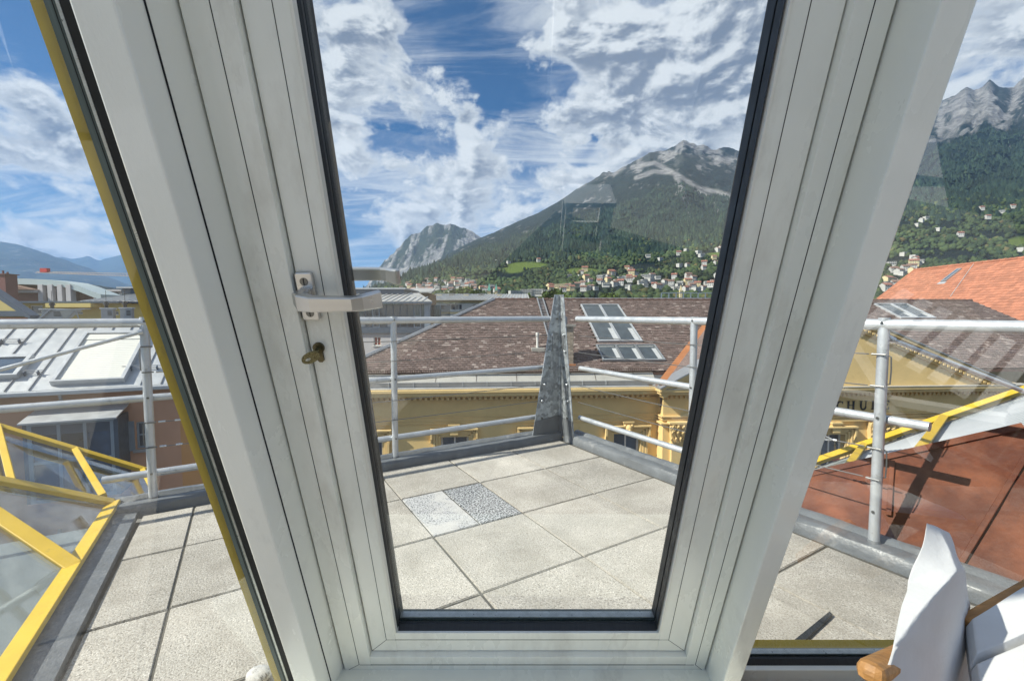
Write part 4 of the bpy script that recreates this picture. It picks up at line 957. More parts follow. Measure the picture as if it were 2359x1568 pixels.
# lettering on the frieze
def letters():
    zb = SF.w(1960, 943.5, PW).z; H = SF.w(1960, 923, PW).z - zb; y = PW - .004
    def strokes(ch):
        T, t, sf = .19 * H, .07 * H, .05 * H; S = []
        v = lambda x, w, a=0, b=1: S.append([(x - w / 2, a * H), (x + w / 2, a * H), (x + w / 2, b * H), (x - w / 2, b * H)])
        h = lambda x0, x1, z, w: S.append([(x0, z - w / 2), (x1, z - w / 2), (x1, z + w / 2), (x0, z + w / 2)])
        def arc(cx, cz, rx, rz, a0, a1, w0, w1, n=14):
            for k in range(n):
                q = []
                for m, sgn in ((k, -1), (k + 1, -1), (k + 1, 1), (k, 1)):
                    a = R(a0 + (a1 - a0) * m / n); w = (w0 + (w1 - w0) * math.sin(math.pi * m / n)) / 2; q.append((cx + (rx + sgn * w) * math.cos(a), cz + (rz + sgn * w) * math.sin(a)))
                S.append(q)
        if ch == 'H': v(-.30 * H, T); v(.30 * H, T); h(-.3 * H, .3 * H, .52 * H, t); [h(c - .17 * H, c + .17 * H, z, sf) for c in (-.3 * H, .3 * H) for z in (sf / 2, H - sf / 2)]
        if ch == 'U': v(-.28 * H, T, .35, 1); v(.30 * H, t, .35, 1); arc(0.01 * H, .36 * H, .285 * H, .33 * H, 180, 360, T * .7, T * .9); h(-.45 * H, -.11 * H, H - sf / 2, sf); h(.15 * H, .45 * H, H - sf / 2, sf)
        if ch == 'L': v(-.2 * H, T); h(-.36 * H, .32 * H, sf, sf * 1.6); h(-.36 * H, 0, H - sf / 2, sf); v(.30 * H, sf, 0, .28)
        if ch == 'E': v(-.22 * H, T); h(-.38 * H, .3 * H, sf, sf * 1.6); h(-.38 * H, .28 * H, H - sf, sf * 1.6); h(-.2 * H, .16 * H, .53 * H, t); v(.29 * H, sf, 0, .25); v(.27 * H, sf, .77, 1); v(.15 * H, sf, .42, .64)
        if ch == 'C': arc(.02 * H, .5 * H, .38 * H, .45 * H, 42, 318, t * .7, T * 1.2, 22); v(.30 * H, sf, .68, .98)
        if ch == 'S': arc(0, .73 * H, .24 * H, .22 * H, 30, 270, t, T, 14); arc(0, .28 * H, .26 * H, .23 * H, 90, -150, t, T, 14)
        return S
    for ch, px in (('S', 1908), ('C', 1934.5), ('H', 1959.5), ('U', 1988), ('L', 2014), ('E', 2041)):
        u = SF.w(px, 935, PW).x; mb = MB()
        for q in strokes(ch): mb.prism([(u + x, y, zb + z) for x, z in q], (0, -.025, 0))
        mb.build('letter', 'dark_letter', sch)
letters()

# ------------------------------------------------------------------ orange tiled house behind
OF = Fr((36.6, 41.0, 0), -90)       # its front looks left; u runs towards the camera
org = frthing(OF, 'orange_roof_house', 'house with bright orange tiled roof and one roof window', 'building')
oz = 5.05; om = .80
q0 = OF.hit(2127, 621, (0, 0, oz), (0, 0, 1))
ose = Vector((0, 1, om)).normalized()
oe = 7.5
tile_roof(org, (0, -oe, oz - om * oe), (1, 0, 0), ose, -.1, 16, oe * math.sqrt(1 + om * om), .30, .30, lambda u, s: True, 'orange_tile', lambda u, k: 18 < k < 31 and u < 7, .03, 7)
MB().prism([(0, -oe, oz - om * oe - .03), (16, -oe, oz - om * oe - .03), (16, 0, oz - .03), (0, 0, oz - .03)], (0, 0, -.15)).build('roof_deck', 'orange_tile', org)
MB().prism([(0, 0, oz - .03), (16, 0, oz - .03), (16, oe, oz - om * oe), (0, oe, oz - om * oe)], (0, 0, -.15)).build('roof_deck', 'orange_tile', org)
MB().box(.1, 15.8, -oe + .5, oe - .5, GZ, oz - om * oe - .1).build('wall', 'cream_wall', org)
MB().add([(.1, -oe + .5, oz - om * oe - .1), (.1, oe - .5, oz - om * oe - .1), (.1, 0, oz - .3)], [(0, 1, 2)]).build('gable', 'cream_wall', org)
for k in range(40): MB().tube((k * .40, 0, oz + .02), (k * .40 + .43, 0, oz + .05), .11, 8, .13).build('ridge_tile', 'orange_tile', org, True)
MB().bar((0, 0, oz + .02), (0, -oe, oz - om * oe + .02), .12, .10).build('verge', 'orange_tile', org)
def ohit(px, py): return OF.hit(px, py, (0, 0, oz), (0, -om, 1))
a, b, c = ohit(2186, 623), ohit(2213, 623), ohit(2168, 650)
w1, w0_ = max(a.x, c.x + .9), min(a.x, c.x); wu0, wu1 = c.x, b.x; s0, s1 = c.y, a.y
on = Vector((0, -ose.z, ose.y)); oq = lambda u, w: Vector((u, w, oz + om * w))
fw = MB().obox(oq(wu0, s0), Vector((wu1 - wu0, 0, 0)), oq(0, s1) - oq(0, s0), on * .12).build('roof_window', 'roof_window_grey', org)
MB().obox(oq(wu0 + .12, s0 + .12) + on * .121, Vector((wu1 - wu0 - .24, 0, 0)), (oq(0, s1) - oq(0, s0)) * .84, on * .01).build('pane', 'glass_blue', fw)
MB().obox(oq(wu0 - .1, s0 - .22), Vector((wu1 - wu0 + .2, 0, 0)), (oq(0, s0) - oq(0, s0 - .2)), on * .05).build('apron', 'zinc_light', fw)
# snow hooks, lightning wire
MB().tube(ohit(2245, 607) + on * .05, ohit(2190, 684) + on * .05, .02, 6).build('lightning_wire', 'zinc_light', org)

# ------------------------------------------------------------------ metal roofed house on the left
pE = aty(379, 882, 16.0)
LF = Fr((pE.x, pE.y, 0), 23.0)
lh = frthing(LF, 'metal_roof_house', 'terracotta house with standing seam metal roof and large shuttered roof light', 'building')
lez = pE.z; lm = .60; le0, le1, lrun = -9.5, 1.6, 3.6
lse = Vector((0, 1, lm)).normalized(); lnn = Vector((0, -lse.z, lse.y))
def lq(u, w, h=0): return Vector((u, w - .35, lez + lm * w)) + lnn * h
def lhit(px, py): p = LF.hit(px, py, (0, -.35, lez), (0, -lm, 1)); return p.x, p.y + .35
MB().prism([lq(le0, 0), lq(le1, 0), lq(le1, lrun), lq(le0, lrun)], lnn * -.1).build('roof', 'zinc_light', lh)
MB().prism([lq(le0, lrun), lq(le1, lrun), lq(le1, lrun) + Vector((0, 5, -2.6)), lq(le0, lrun) + Vector((0, 5, -2.6))], (0, 0, -.1)).build('roof', 'zinc', lh)
MB().bar(lq(le0, lrun, .05), lq(le1, lrun, .05), .24, .06).build('ridge_cap', 'zinc_light', lh)
bl_, br_, tl_ = lhit(118, 881), lhit(272, 874), lhit(160, 772)
pu0, pu1, pw0, pw1 = bl_[0] + .05, br_[0] + .25, .18, tl_[1]
u = le0 + .2
while u < le1:
    segs = [(0.02, lrun - .05)]
    if pu0 - .12 < u < pu1 + .12: segs = [(pw1 + .28, lrun - .05)]
    for a, b in segs:
        if b - a > .1: MB().bar(lq(u, a, .02), lq(u, b, .02), .022, .05, lnn).build('standing_seam', 'zinc', lh)
    u += .58
def kerb_light(u0, u1, w0, w1, m, slats):
    f = MB()
    for a, b, c, d in ((u0, u0 + .12, w0, w1), (u1 - .12, u1, w0, w1), (u0 + .12, u1 - .12, w1 - .14, w1), (u0 + .12, u1 - .12, w0, w0 + .06)): f.obox(lq(a, c), Vector((b - a, 0, 0)), lq(0, d) - lq(0, c), lnn * .20)
    o = f.build('roof_light', 'zinc_light', lh, False, .008)
    if slats:
        n = 24
        for k in range(n):
            w = w0 + .08 + (w1 - w0 - .24) * k / n; MB().obox(lq(u0 + .125, w, .10), Vector((u1 - u0 - .25, 0, 0)), (lq(0, w + (w1 - w0 - .24) / n * .93) - lq(0, w)), lnn * (.022 if k < n - 3 else .05)).build('shutter_slat', 'white_wall', o)
    else: MB().obox(lq(u0 + .13, w0 + .08, .13), Vector((u1 - u0 - .26, 0, 0)), lq(0, w1 - .15) - lq(0, w0 + .08), lnn * .01).build('pane', 'glass_blue', o)
kerb_light(pu0, pu1, pw0, pw1, 0, True)
a, b, c = lhit(38, 873), lhit(-40, 875), lhit(62, 825)
kerb_light(a[0] - 1.0, a[0] + .05, max(.15, a[1]), c[1], 0, False)
# snow bars on brackets
for (x0, y0, x1, y1) in ((48, 863, 100, 861), (-10, 790, 60, 788), (282, 852, 382, 848)):
    p, q = lhit(x0, y0), lhit(x1, y1); w = (p[1] + q[1]) / 2
    bar = MB()
    s_ = MB().tube(lq(p[0], w, .10), lq(q[0], w, .10), .012, 6).build('snow_bar', 'zinc', lh); 
    for h_, dw in ((.06, -.04), (.14, .03)): MB().tube(lq(p[0], w + dw, h_), lq(q[0], w + dw, h_), .012, 6).build('bar', 'zinc', s_)
    for t in (.2, .8): MB().obox(lq(p[0] + (q[0] - p[0]) * t, w - .08, 0), Vector((.03, 0, 0)), lq(0, w + .05) - lq(0, w - .05), lnn * .15).build('bracket', 'steel_blue', s_)
MB().box(le0, le1 + .1, -.55, -.33, lez - .16, lez - .01).build('gutter', 'zinc_light', lh, False, .03)
lwz = [(h.x, g.x, g.z, h.z) for h, g in ((LF.w(312, 972, .0), LF.w(350, 1030, .0)),)]
split = LF.w(416, 1000, 0).x
wall_holes(le0, split, GZ, lez - .12, 0, lwz, .15).build('wall', 'terracotta', lh)
MB().add([(split, 0, GZ), (split + 3, 0, GZ), (split + 3, 0, lez - .12), (split, 0, lez - .12)], [(0, 1, 2, 3)]).build('wall', 'orange_wall', lh)
MB().add([(split + 3, 0, GZ), (split + 3, 8, GZ), (split + 3, 8, lez), (split + 3, 0, lez)], [(0, 1, 2, 3)]).build('wall', 'orange_wall', lh)
for q in lwz: window(lh, *q, .08, 1, 2, .07, 'steel_light', 'glass_dark')
for q in lwz:
    MB().box(q[0] - .62, q[0] - .03, -.06, -.01, q[2] - .05, q[3] + .05).build('shutter', 'steel_light', lh); MB().box(q[0] - .08, q[1] + .08, -.10, 0, q[2] - .12, q[2] - .02).build('sill', 'zinc', lh)
# bay window
b0, b1 = LF.w(60, 975, -.9), LF.w(262, 962, -.9); zt_, zb_ = (b0.z + b1.z) / 2, (b0.z + b1.z) / 2 - 2.6
bay_o = MB().prism([(b0.x - .1, -1.15, zt_), (b1.x + .15, -1.15, zt_), (b1.x + .15, 0, zt_ + .28), (b0.x - .1, 0, zt_ + .28)], (0, 0, .05)).build('bay_roof', 'zinc_light', lh)
window(lh, b0.x, b1.x, zb_, zt_, -.9, 3, 2, .11, 'steel_light', 'glass_dark', .08, ['glass_dark', 'glass_dark', 'glass_blue'])
MB().box(b1.x - .02, b1.x + .1, -.9, .0, zb_, zt_).build('bay_side', 'steel_blue', lh); MB().box(b0.x - .1, b0.x, -.9, .0, zb_, zt_).build('bay_side', 'steel_blue', lh)
MB().box(b0.x, b1.x, -.895, -.80, zt_ - .42, zt_ - .002).build('bay_fascia', 'steel_blue', lh)
MB().box(b0.x - .1, b1.x + .1, -.92, 0, zb_ - .9, zb_).build('bay_base', 'terracotta', lh)
dp = LF.w(122, 960, -.08).x
MB().path([(dp + .35, -.42, lez - .15), (dp + .32, -.30, lez - .35), (dp, -.09, lez - .62), (dp, -.09, GZ)], .05, 8).build('downpipe', 'zinc', lh, True)
# things standing on that roof
def flue(px, py0, py1, wpx, label, cowl):
    p = LF.hit(px, py1, lq(0, lrun) + Vector((0, .15, 0)), (0, 1, 0)); q = LF.hit(px, py0, lq(0, lrun) + Vector((0, .15, 0)), (0, 1, 0)); hw = wpx / 1030 * 16 / 2
    p.z = lez + lm * lrun - .05
    t = thing('roof_chimney', label, 'chimney', LF.O + LF.M @ p, LF.ang, 'metal clad chimneys on the metal roof'); h = q.z - p.z
    MB().box(-hw, hw, -hw * .8, hw * .8, 0, h).build('shaft', 'zinc', t, False, .01); MB().box(-hw * 1.18, hw * 1.18, -hw, hw, h, h + .05).build('cap', 'zinc_light', t, False, .008)
    v = MB()
    for k in range(4): MB().box(hw * .15, hw * .85, -hw * .8 - .02, -hw * .8, h * (.55 + .09 * k), h * (.59 + .09 * k)).build('vent_slot', 'black_metal', t)
    for k in range(cowl): MB().tube((-hw * .3, 0, h + .05), (-hw * .3, 0, h + .18), .06, 10).tube((-hw * .3, 0, h + .18), (-hw * .3, 0, h + .30), .10, 10, .07).tube((-hw * .3, 0, h + .30), (-hw * .3, 0, h + .75), .008, 5).build('cowl', 'black_metal', t, True)
flue(130, 714, 748, 40, 'broad metal clad chimney with black cowl beside the raised roof hatch', 1)
flue(251, 712, 743, 24, 'slim metal chimney on the ridge, nearer the raised hatch of the pair', 1)
flue(294, 711, 742, 24, 'slim metal chimney on the ridge, farther from the hatch of the pair', 1)
def hatch():
    y = lq(0, lrun).y + .1; A, B = LF.hit(86, 745, (0, y, 0), (0, 1, 0)), LF.hit(205, 745, (0, y, 0), (0, 1, 0)); zt0 = LF.hit(150, 712, (0, y, 0), (0, 1, 0)).z; z0 = lez + lm * lrun
    t = thing('roof_hatch', 'grey sheet metal roof hatch propped open on the metal roof', 'roof hatch', LF.O + LF.M @ Vector((A.x, y, z0)), LF.ang); L_ = B.x - A.x; h = zt0 - z0
    MB().prism([(L_ * .45, -.3, h - .05), (L_ * 1.0, -.3, h), (L_ * .98, .3, h), (L_ * .45, .3, h - .05)], (0, 0, .03)).build('lid', 'zinc_light', t)
    MB().prism([(0, -.3, 0), (L_ * .30, -.3, h - .02), (L_ * .34, -.3, h - .04), (L_ * .06, -.3, 0)], (0, .6, 0)).build('side', 'zinc', t)
    MB().prism([(L_ * .5, -.28, h - .05), (L_ * .95, -.28, h - .02), (L_ * .62, -.28, .02)], (0, .03, 0)).build('cheek', 'flash_grey', t)
    for x0, x1 in ((.5, .58), (.82, .9)): MB().bar((L_ * (x0 + .3 * (x0 < .6)), -.3, h - .03), (L_ * x1, -.3, 0), .03, .03).build('prop', 'zinc', t)
hatch()

# ------------------------------------------------------------------ buildings behind
GF = Fr((0, 36.0, 0), 0)
def gz(py, w=0): return GF.w(600, py, w).z
gb = frthing(GF, 'glass_office_building', 'long office with blue steel window band over a pale rendered wall', 'building')
g0, g1 = GF.w(286, 700).x, GF.w(985, 700).x
ge, gb0 = gz(696), gz(757)
MB().prism([(g0 - 3.2, -.7, ge), (g1 + .5, -.7, ge), (g1 - 1.6, 4.5, gz(676, 4.5)), (g0 + .5, 4.5, gz(676, 4.5))], (0, 0, .05)).build('roof', 'metal_roof', gb)
for k in range(56):
    u = g0 - 2.8 + k * (g1 - g0 + 3) / 56; t = 1.0 if u < g1 - 2 else .45
    MB().bar((u, -.68, ge + .07), (u + (1.2 if u < g0 + 1 else 0), -.68 + 5.1 * t, ge + .07 + (gz(676, 4.5) - ge) * t), .07, .09).build('roof_rib', 'zinc_light', gb)
MB().box(g0 - 3.2, g1 + .5, -.75, -.62, ge - .14, ge + .02).build('eave', 'steel_blue', gb)
ub0, ub1 = GF.w(700, 670, 3.5).x, GF.w(930, 670, 3.5).x
MB().box(ub0, ub1, 3.5, 9, gz(682, 3.5), gz(666, 3.5)).build('plant_room', 'steel_blue', gb); MB().box(ub0 - .2, ub1 + .2, 3.3, 9.2, gz(666, 3.5), gz(663, 3.5)).build('plant_roof', 'zinc_light', gb)
MB().box(GF.w(282, 690, 4).x, GF.w(420, 690, 4).x, 4, 9, gz(676, 4), gz(664, 4)).build('plant_room', 'steel_blue', gb); MB().box(GF.w(276, 690, 4).x, GF.w(425, 690, 4).x, 3.7, 9.2, gz(664, 4), gz(661, 4)).build('plant_roof', 'zinc_light', gb)
rg = random.Random(3); n = 44
for k in range(n):
    a = g0 + (g1 - g0) * k / n; b = g0 + (g1 - g0) * (k + 1) / n; pxk = CXP + a / 36 * FPX
    if 430 < pxk < 770: continue          # stays behind the door beam
    window(gb, a, b - .0, gb0 + .1, ge - .15, -.02 if k % 2 else -.018, 1, 2, .055, 'steel_light' if k % 6 == 0 else 'steel_blue', 'glass_dark', .06, rg.choice([['glass_dark'], ['glass_dark'], ['glass_blue', 'glass_dark'], ['glass_blind', 'glass_dark']]))
a, b = GF.w(430, 700).x, GF.w(775, 700).x; MB().box(a, b, 0, .1, gb0, ge).build('wall', 'steel_blue', gb)
MB().box(g1 - .2, g1 + .25, -.35, .2, gb0 - .5, ge).build('corner_column', 'steel_light', gb)
MB().box(g0, g1 + .2, -.15, .3, gb0 - .35, gb0 + .1).build('sill_band', 'steel_blue', gb)
MB().box(g1 + .25, g1 + 1.0, .6, 6, gz(745), ge - .2).build('side_glass', 'glass_dark', gb)
for k in range(4): MB().box(g1 + .2 + k * .24, g1 + .26 + k * .24, .5, .6, gz(735), ge - .2).build('side_mullion', 'steel_blue', gb)
rz0, rz1, ru0, ru1 = gz(830), gz(807), GF.w(861, 790, -.1).x, GF.w(878, 790, -.1).x
hole = (GF.w(861, 790).x, GF.w(878, 790).x, gz(796), gz(775))
wall_holes(g0 - 6, g1 + .3, GZ, gb0 - .3, 0, [hole], .15).build('wall', 'pale_wall', gb)
MB().add([(g1 + .3, 0, GZ), (g1 + .3, 8, GZ), (g1 + .3, 8, gb0 - .3), (g1 + .3, 0, gb0 - .3)], [(0, 1, 2, 3)]).build('wall', 'pale_wall', gb)
wn = window(gb, *hole, .05, 2, 1, .07, 'window_white', 'window_red'); MB().box(hole[0] - .08, hole[1] + .08, -.06, .1, hole[2] - .07, hole[2]).build('sill', 'window_white', wn)
MB().tube((GF.w(977, 780).x, -1, gz(790, -1)), (GF.w(977, 780).x, -1, gz(762, -1)), .14, 10).build('vent_pipe', 'iron', gb, True)
MB().box(g1 + .3, GF.w(1120, 740, 2).x, 2, 8, gz(752, 2), gz(746, 2)).build('flat_roof', 'steel_blue', gb)

# cream apartment house
AF = Fr((0, 62, 0), 0)
def az_(py): return AF.w(1000, py).z
ap = frthing(AF, 'apartment_house', 'white apartment house with cream bands and ribbed metal roof', 'building')
a0, a1 = AF.w(960, 700).x, AF.w(1220, 700).x
hs = []
for x0, x1 in ((992, 1008), (1028, 1049), (1049, 1065), (1088, 1111), (1143, 1168)): hs.append((AF.w(x0, 700).x, AF.w(x1, 700).x, az_(714), az_(700)))
wall_holes(a0, a1, GZ, az_(698), 0, hs, .2).build('wall', 'white_wall', ap)
for q in hs: window(ap, *q, .12, 2, 1, .10, 'window_white', 'glass_dark', .06, ['blind_grey', 'glass_dark'])
for t, b in ((692, 697), (718, 722)): MB().box(a0, a1, -.12, .1, az_(b), az_(t)).build('band', 'cream_wall', ap)
MB().prism([(a0 - .3, -.8, az_(692)), (a1, -.8, az_(692)), (a1, 6, AF.w(1000, 679, 6).z), (a0 + 2, 6, AF.w(1000, 679, 6).z)], (0, 0, .1)).build('roof', 'metal_roof', ap)
for k in range(34):
    u = a0 + (a1 - a0) * k / 34; MB().bar((u, -.8, az_(692) + .13), (u + 2 * (1 - k / 34), 6, AF.w(1000, 679, 6).z + .13), .10, .10).build('roof_rib', 'zinc_light', ap)
bx = AF.w(1060, 716).x
bal = MB().box(bx, bx + .9, -.6, -.02, az_(721), az_(720)).build('balcony', 'cement', ap)
for k in range(7): MB().box(bx + k * .15, bx + k * .15 + .03, -.6, -.57, az_(720), az_(712)).build('baluster', 'iron', bal)
for k, px in enumerate((1012, 1040, 1075, 1108, 1150)):
    p = AF.w(px, 684, 4); q = MB().box(p.x - .35, p.x + .35, 4, 4.6, p.z - .8, p.z + .35 + .1 * (k % 2)).build('chimney', 'cement' if k % 2 else 'cream_wall', ap); MB().box(p.x - .42, p.x + .42, 3.95, 4.65, p.z + .45, p.z + .52).build('chimney_cap', 'zinc', q)
# brown timber penthouse
TFm = Fr((0, 48, 0), 0); p0, p1 = TFm.w(930, 690), TFm.w(990, 668)
tb_ = frthing(TFm, 'rooftop_shed', 'brown timber rooftop shed with rusty sheet roof beside the glass office', 'shed')
n = 12
for k in range(n): MB().box(p0.x + (p1.x - p0.x) * k / n, p0.x + (p1.x - p0.x) * (k + .94) / n, 0, .1, p0.z - 4, p1.z - .3).build('board', 'shed_wood', tb_)
MB().box(p0.x, p1.x, .1, 4, p0.z - 4, p1.z - .35).build('body', 'shed_wood', tb_); MB().prism([(p0.x - .3, -.4, p1.z - .3), (p1.x + .3, -.4, p1.z - .3), (p1.x, 4, p1.z + .35), (p0.x, 4, p1.z + .35)], (0, 0, .1)).build('roof', 'metal_roof', tb_)

# yellow house and gable, arched hall
YF = Fr((0, 29.0, 0), 0)
def yz(py, w=0): return YF.w(150, py, w).z
yh = frthing(YF, 'yellow_house', 'low yellow house with flat dark eave behind the metal roof', 'building')
y0, y1 = YF.w(-40, 700).x, YF.w(280, 700).x
yw = [(YF.w(a, 700).x, YF.w(b, 700).x, yz(d), yz(c)) for a, b, c, d in ((66, 98, 703, 724), (168, 190, 717, 724), (243, 272, 716, 726))]
wall_holes(y0, y1, GZ, yz(698), 0, yw, .2).build('wall', 'yellow_wall', yh)
for i, q in enumerate(yw): window(yh, *q, .1, 3 if i == 2 else 1, 1, .07, 'window_white', 'glass_dark')
MB().box(y0 - .2, y1 + .25, -.5, 6, yz(698), yz(694)).build('roof', 'steel_blue', yh); MB().box(YF.w(130, 700).x, YF.w(232, 700).x, -.7, 0, yz(708), yz(699)).build('canopy', 'yellow_wall', yh)
MB().add([(y1, 0, GZ), (y1, 6, GZ), (y1, 6, yz(698)), (y1, 0, yz(698))], [(0, 1, 2, 3)]).build('wall', 'yellow_wall', yh)
HF = Fr((0, 24.5, 0), 0)
hg = frthing(HF, 'gabled_house', 'pale yellow gable wall with dark sloping verge and copper strip', 'building')
A, B = HF.w(-60, 640), HF.w(86, 738)
MB().add([(A.x, 0, GZ), (B.x, 0, GZ), (B.x, 0, B.z), (A.x, 0, A.z)], [(0, 1, 2, 3)]).build('wall', 'yellow_wall', hg)
MB().prism([(A.x, -.35, A.z), (B.x, -.35, B.z), (B.x, -.35, B.z + .28), (A.x, -.35, A.z + .28)], (0, .5, 0)).build('roof', 'steel_blue', hg)
MB().box(A.x, HF.w(70, 730).x, -.3, -.02, HF.w(0, 728).z, HF.w(0, 716).z).build('band', 'steel_blue', hg); MB().box(A.x, HF.w(80, 735).x, -.36, -.02, HF.w(0, 745).z, HF.w(0, 731).z).build('copper_strip', 'copper_brown', hg)
CF = Fr((0, 95, 0), 0)
ch = frthing(CF, 'arched_hall', 'large hall with pale barrel roof and columned glass front', 'building')
pts = [CF.w(px, py) for px, py in ((-120, 640), (20, 641), (70, 642), (110, 644), (150, 649), (180, 658), (205, 668), (232, 678))]
MB().prism([(p.x, 0, p.z) for p in pts] + [(p.x, 0, p.z - 1.2) for p in pts[::-1]], (0, 5, 0)).build('barrel_roof', 'arch_roof', ch, True)
cz0, cz1 = CF.w(100, 695).z, CF.w(100, 664).z
MB().box(CF.w(-120, 690).x, CF.w(165, 690).x, 2, 5, GZ, cz1 + 1).build('body', 'maroon', ch)
for px in (96, 118, 140, 160): p = CF.w(px, 690); MB().box(p.x - .5, p.x + .5, -.2, 1, GZ, cz1 + .8).build('column', 'pale_wall', ch)
for px in (106, 129, 150): p = CF.w(px, 690); MB().box(p.x - .6, p.x + .6, .6, .7, GZ, cz1).build('glass_strip', 'glass_dark', ch)
MB().box(CF.w(-120, 690).x, CF.w(92, 690).x, -1, 1.8, CF.w(0, 674).z, CF.w(0, 667).z).build('ledge', 'pale_wall', ch)
MB().prism([(CF.w(-120, 690).x, -2, CF.w(0, 655).z), (CF.w(40, 690).x, -2, CF.w(0, 655).z), (CF.w(95, 690).x, -2, CF.w(0, 668).z), (CF.w(-120, 690).x, -2, CF.w(0, 668).z)], (0, 2, 0)).build('front_roof', 'roof_brown', ch)
of = Fr((0, 110, 0), 0)
ob = frthing(of, 'office_block', 'white office block with two rows of dark square windows', 'building')
h = [(of.w(178 + 12.5 * k, 680).x, of.w(186 + 12.5 * k, 680).x, of.w(0, b).z, of.w(0, a).z) for k in range(8) for a, b in ((674, 680), (685, 690))]
wall_holes(of.w(172, 680).x, of.w(281, 680).x, GZ, of.w(0, 671).z, 0, h, .3).build('wall', 'white_wall', ob)
for q in h: window(ob, *q, .2, 1, 1, .08, 'window_white', 'glass_dark')
MB().box(of.w(170, 680).x, of.w(283, 680).x, -.5, 14, of.w(0, 671).z, of.w(0, 667).z).build('roof', 'pale_wall', ob)
rc = Fr((0, 80, 0), 0); p = rc.w(-2, 650)
mc = tag(MB().box(p.x - 1.0, p.x + 1.1, 0, 2, GZ, rc.w(0, 632).z).box(p.x - 1.2, p.x + 1.3, -.2, 2.2, rc.w(0, 632).z, rc.w(0, 630).z).tube((p.x - .3, 1, rc.w(0, 630).z), (p.x - .3, 1, rc.w(0, 622).z), .15, 8).tube((p.x + .5, 1, rc.w(0, 630).z), (p.x + .5, 1, rc.w(0, 625).z), .15, 8).build('roof_chimney', 'maroon'), 'dark red chimney rising in front of the barrel roofed hall', 'chimney'); mc.location = rc.O

# tower crane
def crane():
    Y = 230; A, B = aty(85, 628, Y), aty(322, 637, Y); t = thing('tower_crane', 'red and white tower crane with long lattice jib', 'crane', (B.x, Y, GZ))
    o = t.location; n = 34; J = MB(); d = B - A
    def L_(p): return Vector(p) - o
    hh = 1.5
    for dz, dy in ((0, -.7), (0, .7), (hh, 0)): MB().bar(L_(A + Vector((0, dy, dz * .4))), L_(B + Vector((0, dy, dz))), .16, .16).build('jib_chord', 'crane_paint', t)
    for k in range(n):
        p, q = A + d * (k / n), A + d * ((k + 1) / n); h0 = hh * (.4 + .6 * k / n)
        MB().bar(L_(p + Vector((0, -.6, 0))), L_((p + q) / 2 + Vector((0, 0, h0))), .16, .16).build('brace', 'crane_paint', t); MB().bar(L_((p + q) / 2 + Vector((0, 0, h0))), L_(q + Vector((0, -.6, 0))), .16, .16).build('brace', 'crane_paint', t)
    MB().box(A.x - o.x + 2.5, A.x - o.x + 6, -.9, .9, A.z - o.z + .2, A.z - o.z + 2.2).build('jib_tip', 'red_paint', t)
    for dx in (-.9, .9):
        for dy in (-.9, .9): MB().box(dx - .15, dx + .15, dy - .15, dy + .15, 0, B.z - GZ + 4).build('mast_leg', 'crane_paint', t)
    for k in range(16):
        z = (B.z - GZ) * k / 16; z2 = (B.z - GZ) * (k + 1) / 16; MB().bar((-.9, -.9, z), (.9, -.9, z2), .18, .18).build('brace', 'crane_paint', t)
    MB().box(-1.6, 1.2, -1.2, 1.2, B.z - GZ - 1.5, B.z - GZ + 1).build('cab', 'orange_tile', t); MB().bar((1, 0, B.z - GZ), (16, 0, B.z - GZ), 1.2, .5).build('counter_jib', 'crane_paint', t); MB().box(13, 17, -1, 1, B.z - GZ - 2.6, B.z - GZ).build('counterweight', 'cement', t)
crane()

# ------------------------------------------------------------------ terrain: valley slope, mountains
def _hash(ix, iy, seed):
    n = (ix.astype(np.int64) * 374761393 + iy.astype(np.int64) * 668265263 + seed * 974711) & 0x7fffffff
    n = (n ^ (n >> 13)) * 1274126177 & 0x7fffffff
    return ((n ^ (n >> 16)) & 0xffff) / 65535.0
def vnoise(x, y, seed=0):
    ix, iy = np.floor(x), np.floor(y); fx, fy = x - ix, y - iy; fx = fx * fx * (3 - 2 * fx); fy = fy * fy * (3 - 2 * fy)
    a, b, c, d = _hash(ix, iy, seed), _hash(ix + 1, iy, seed), _hash(ix, iy + 1, seed), _hash(ix + 1, iy + 1, seed)
    return (a + (b - a) * fx) * (1 - fy) + (c + (d - c) * fx) * fy
def fbm(x, y, o=5, seed=0, g=.5):
    s = 0; a = 1; t = 0
    for k in range(o): s = s + a * vnoise(x * 2 ** k, y * 2 ** k, seed + k); t += a; a *= g
    return s / t
def ridged(x, y, o=5, seed=0):
    s = 0; a = 1; t = 0
    for k in range(o): s = s + a * (1 - np.abs(2 * vnoise(x * 2 ** k, y * 2 ** k, seed + k) - 1)); t += a; a *= .5
    return s / t
def tanel(px, py):       # profile pixel -> tangent of elevation for that column
    px = np.asarray(px, float); py = np.asarray(py, float); c = math.cos(PITCH); s_ = math.sin(PITCH)
    a = (CYP - py) / FPX; return (a * c - s_) / (a * s_ + c)
def prof(pts):
    xs_ = [p[0] for p in pts]; t = tanel(xs_, [p[1] for p in pts]); return lambda px: np.interp(px, xs_, t)
RIDGE = prof([(-900, 760), (700, 740), (800, 706), (870, 668), (930, 640), (1000, 606), (1060, 570), (1105, 549), (1150, 530), (1180, 516), (1240, 490), (1300, 456), (1350, 421), (1385, 402), (1410, 396), (1430, 382), (1470, 365), (1490, 352), (1520, 348), (1545, 338), (1565, 325), (1582, 334), (1610, 332), (1640, 342), (1665, 346), (1690, 352), (1715, 356), (1780, 330), (1850, 330), (1960, 270), (2080, 262), (2170, 222), (2195, 205), (2215, 212), (2245, 185), (2262, 196), (2300, 205), (2330, 180), (2380, 158), (2500, 140), (3200, 150)])
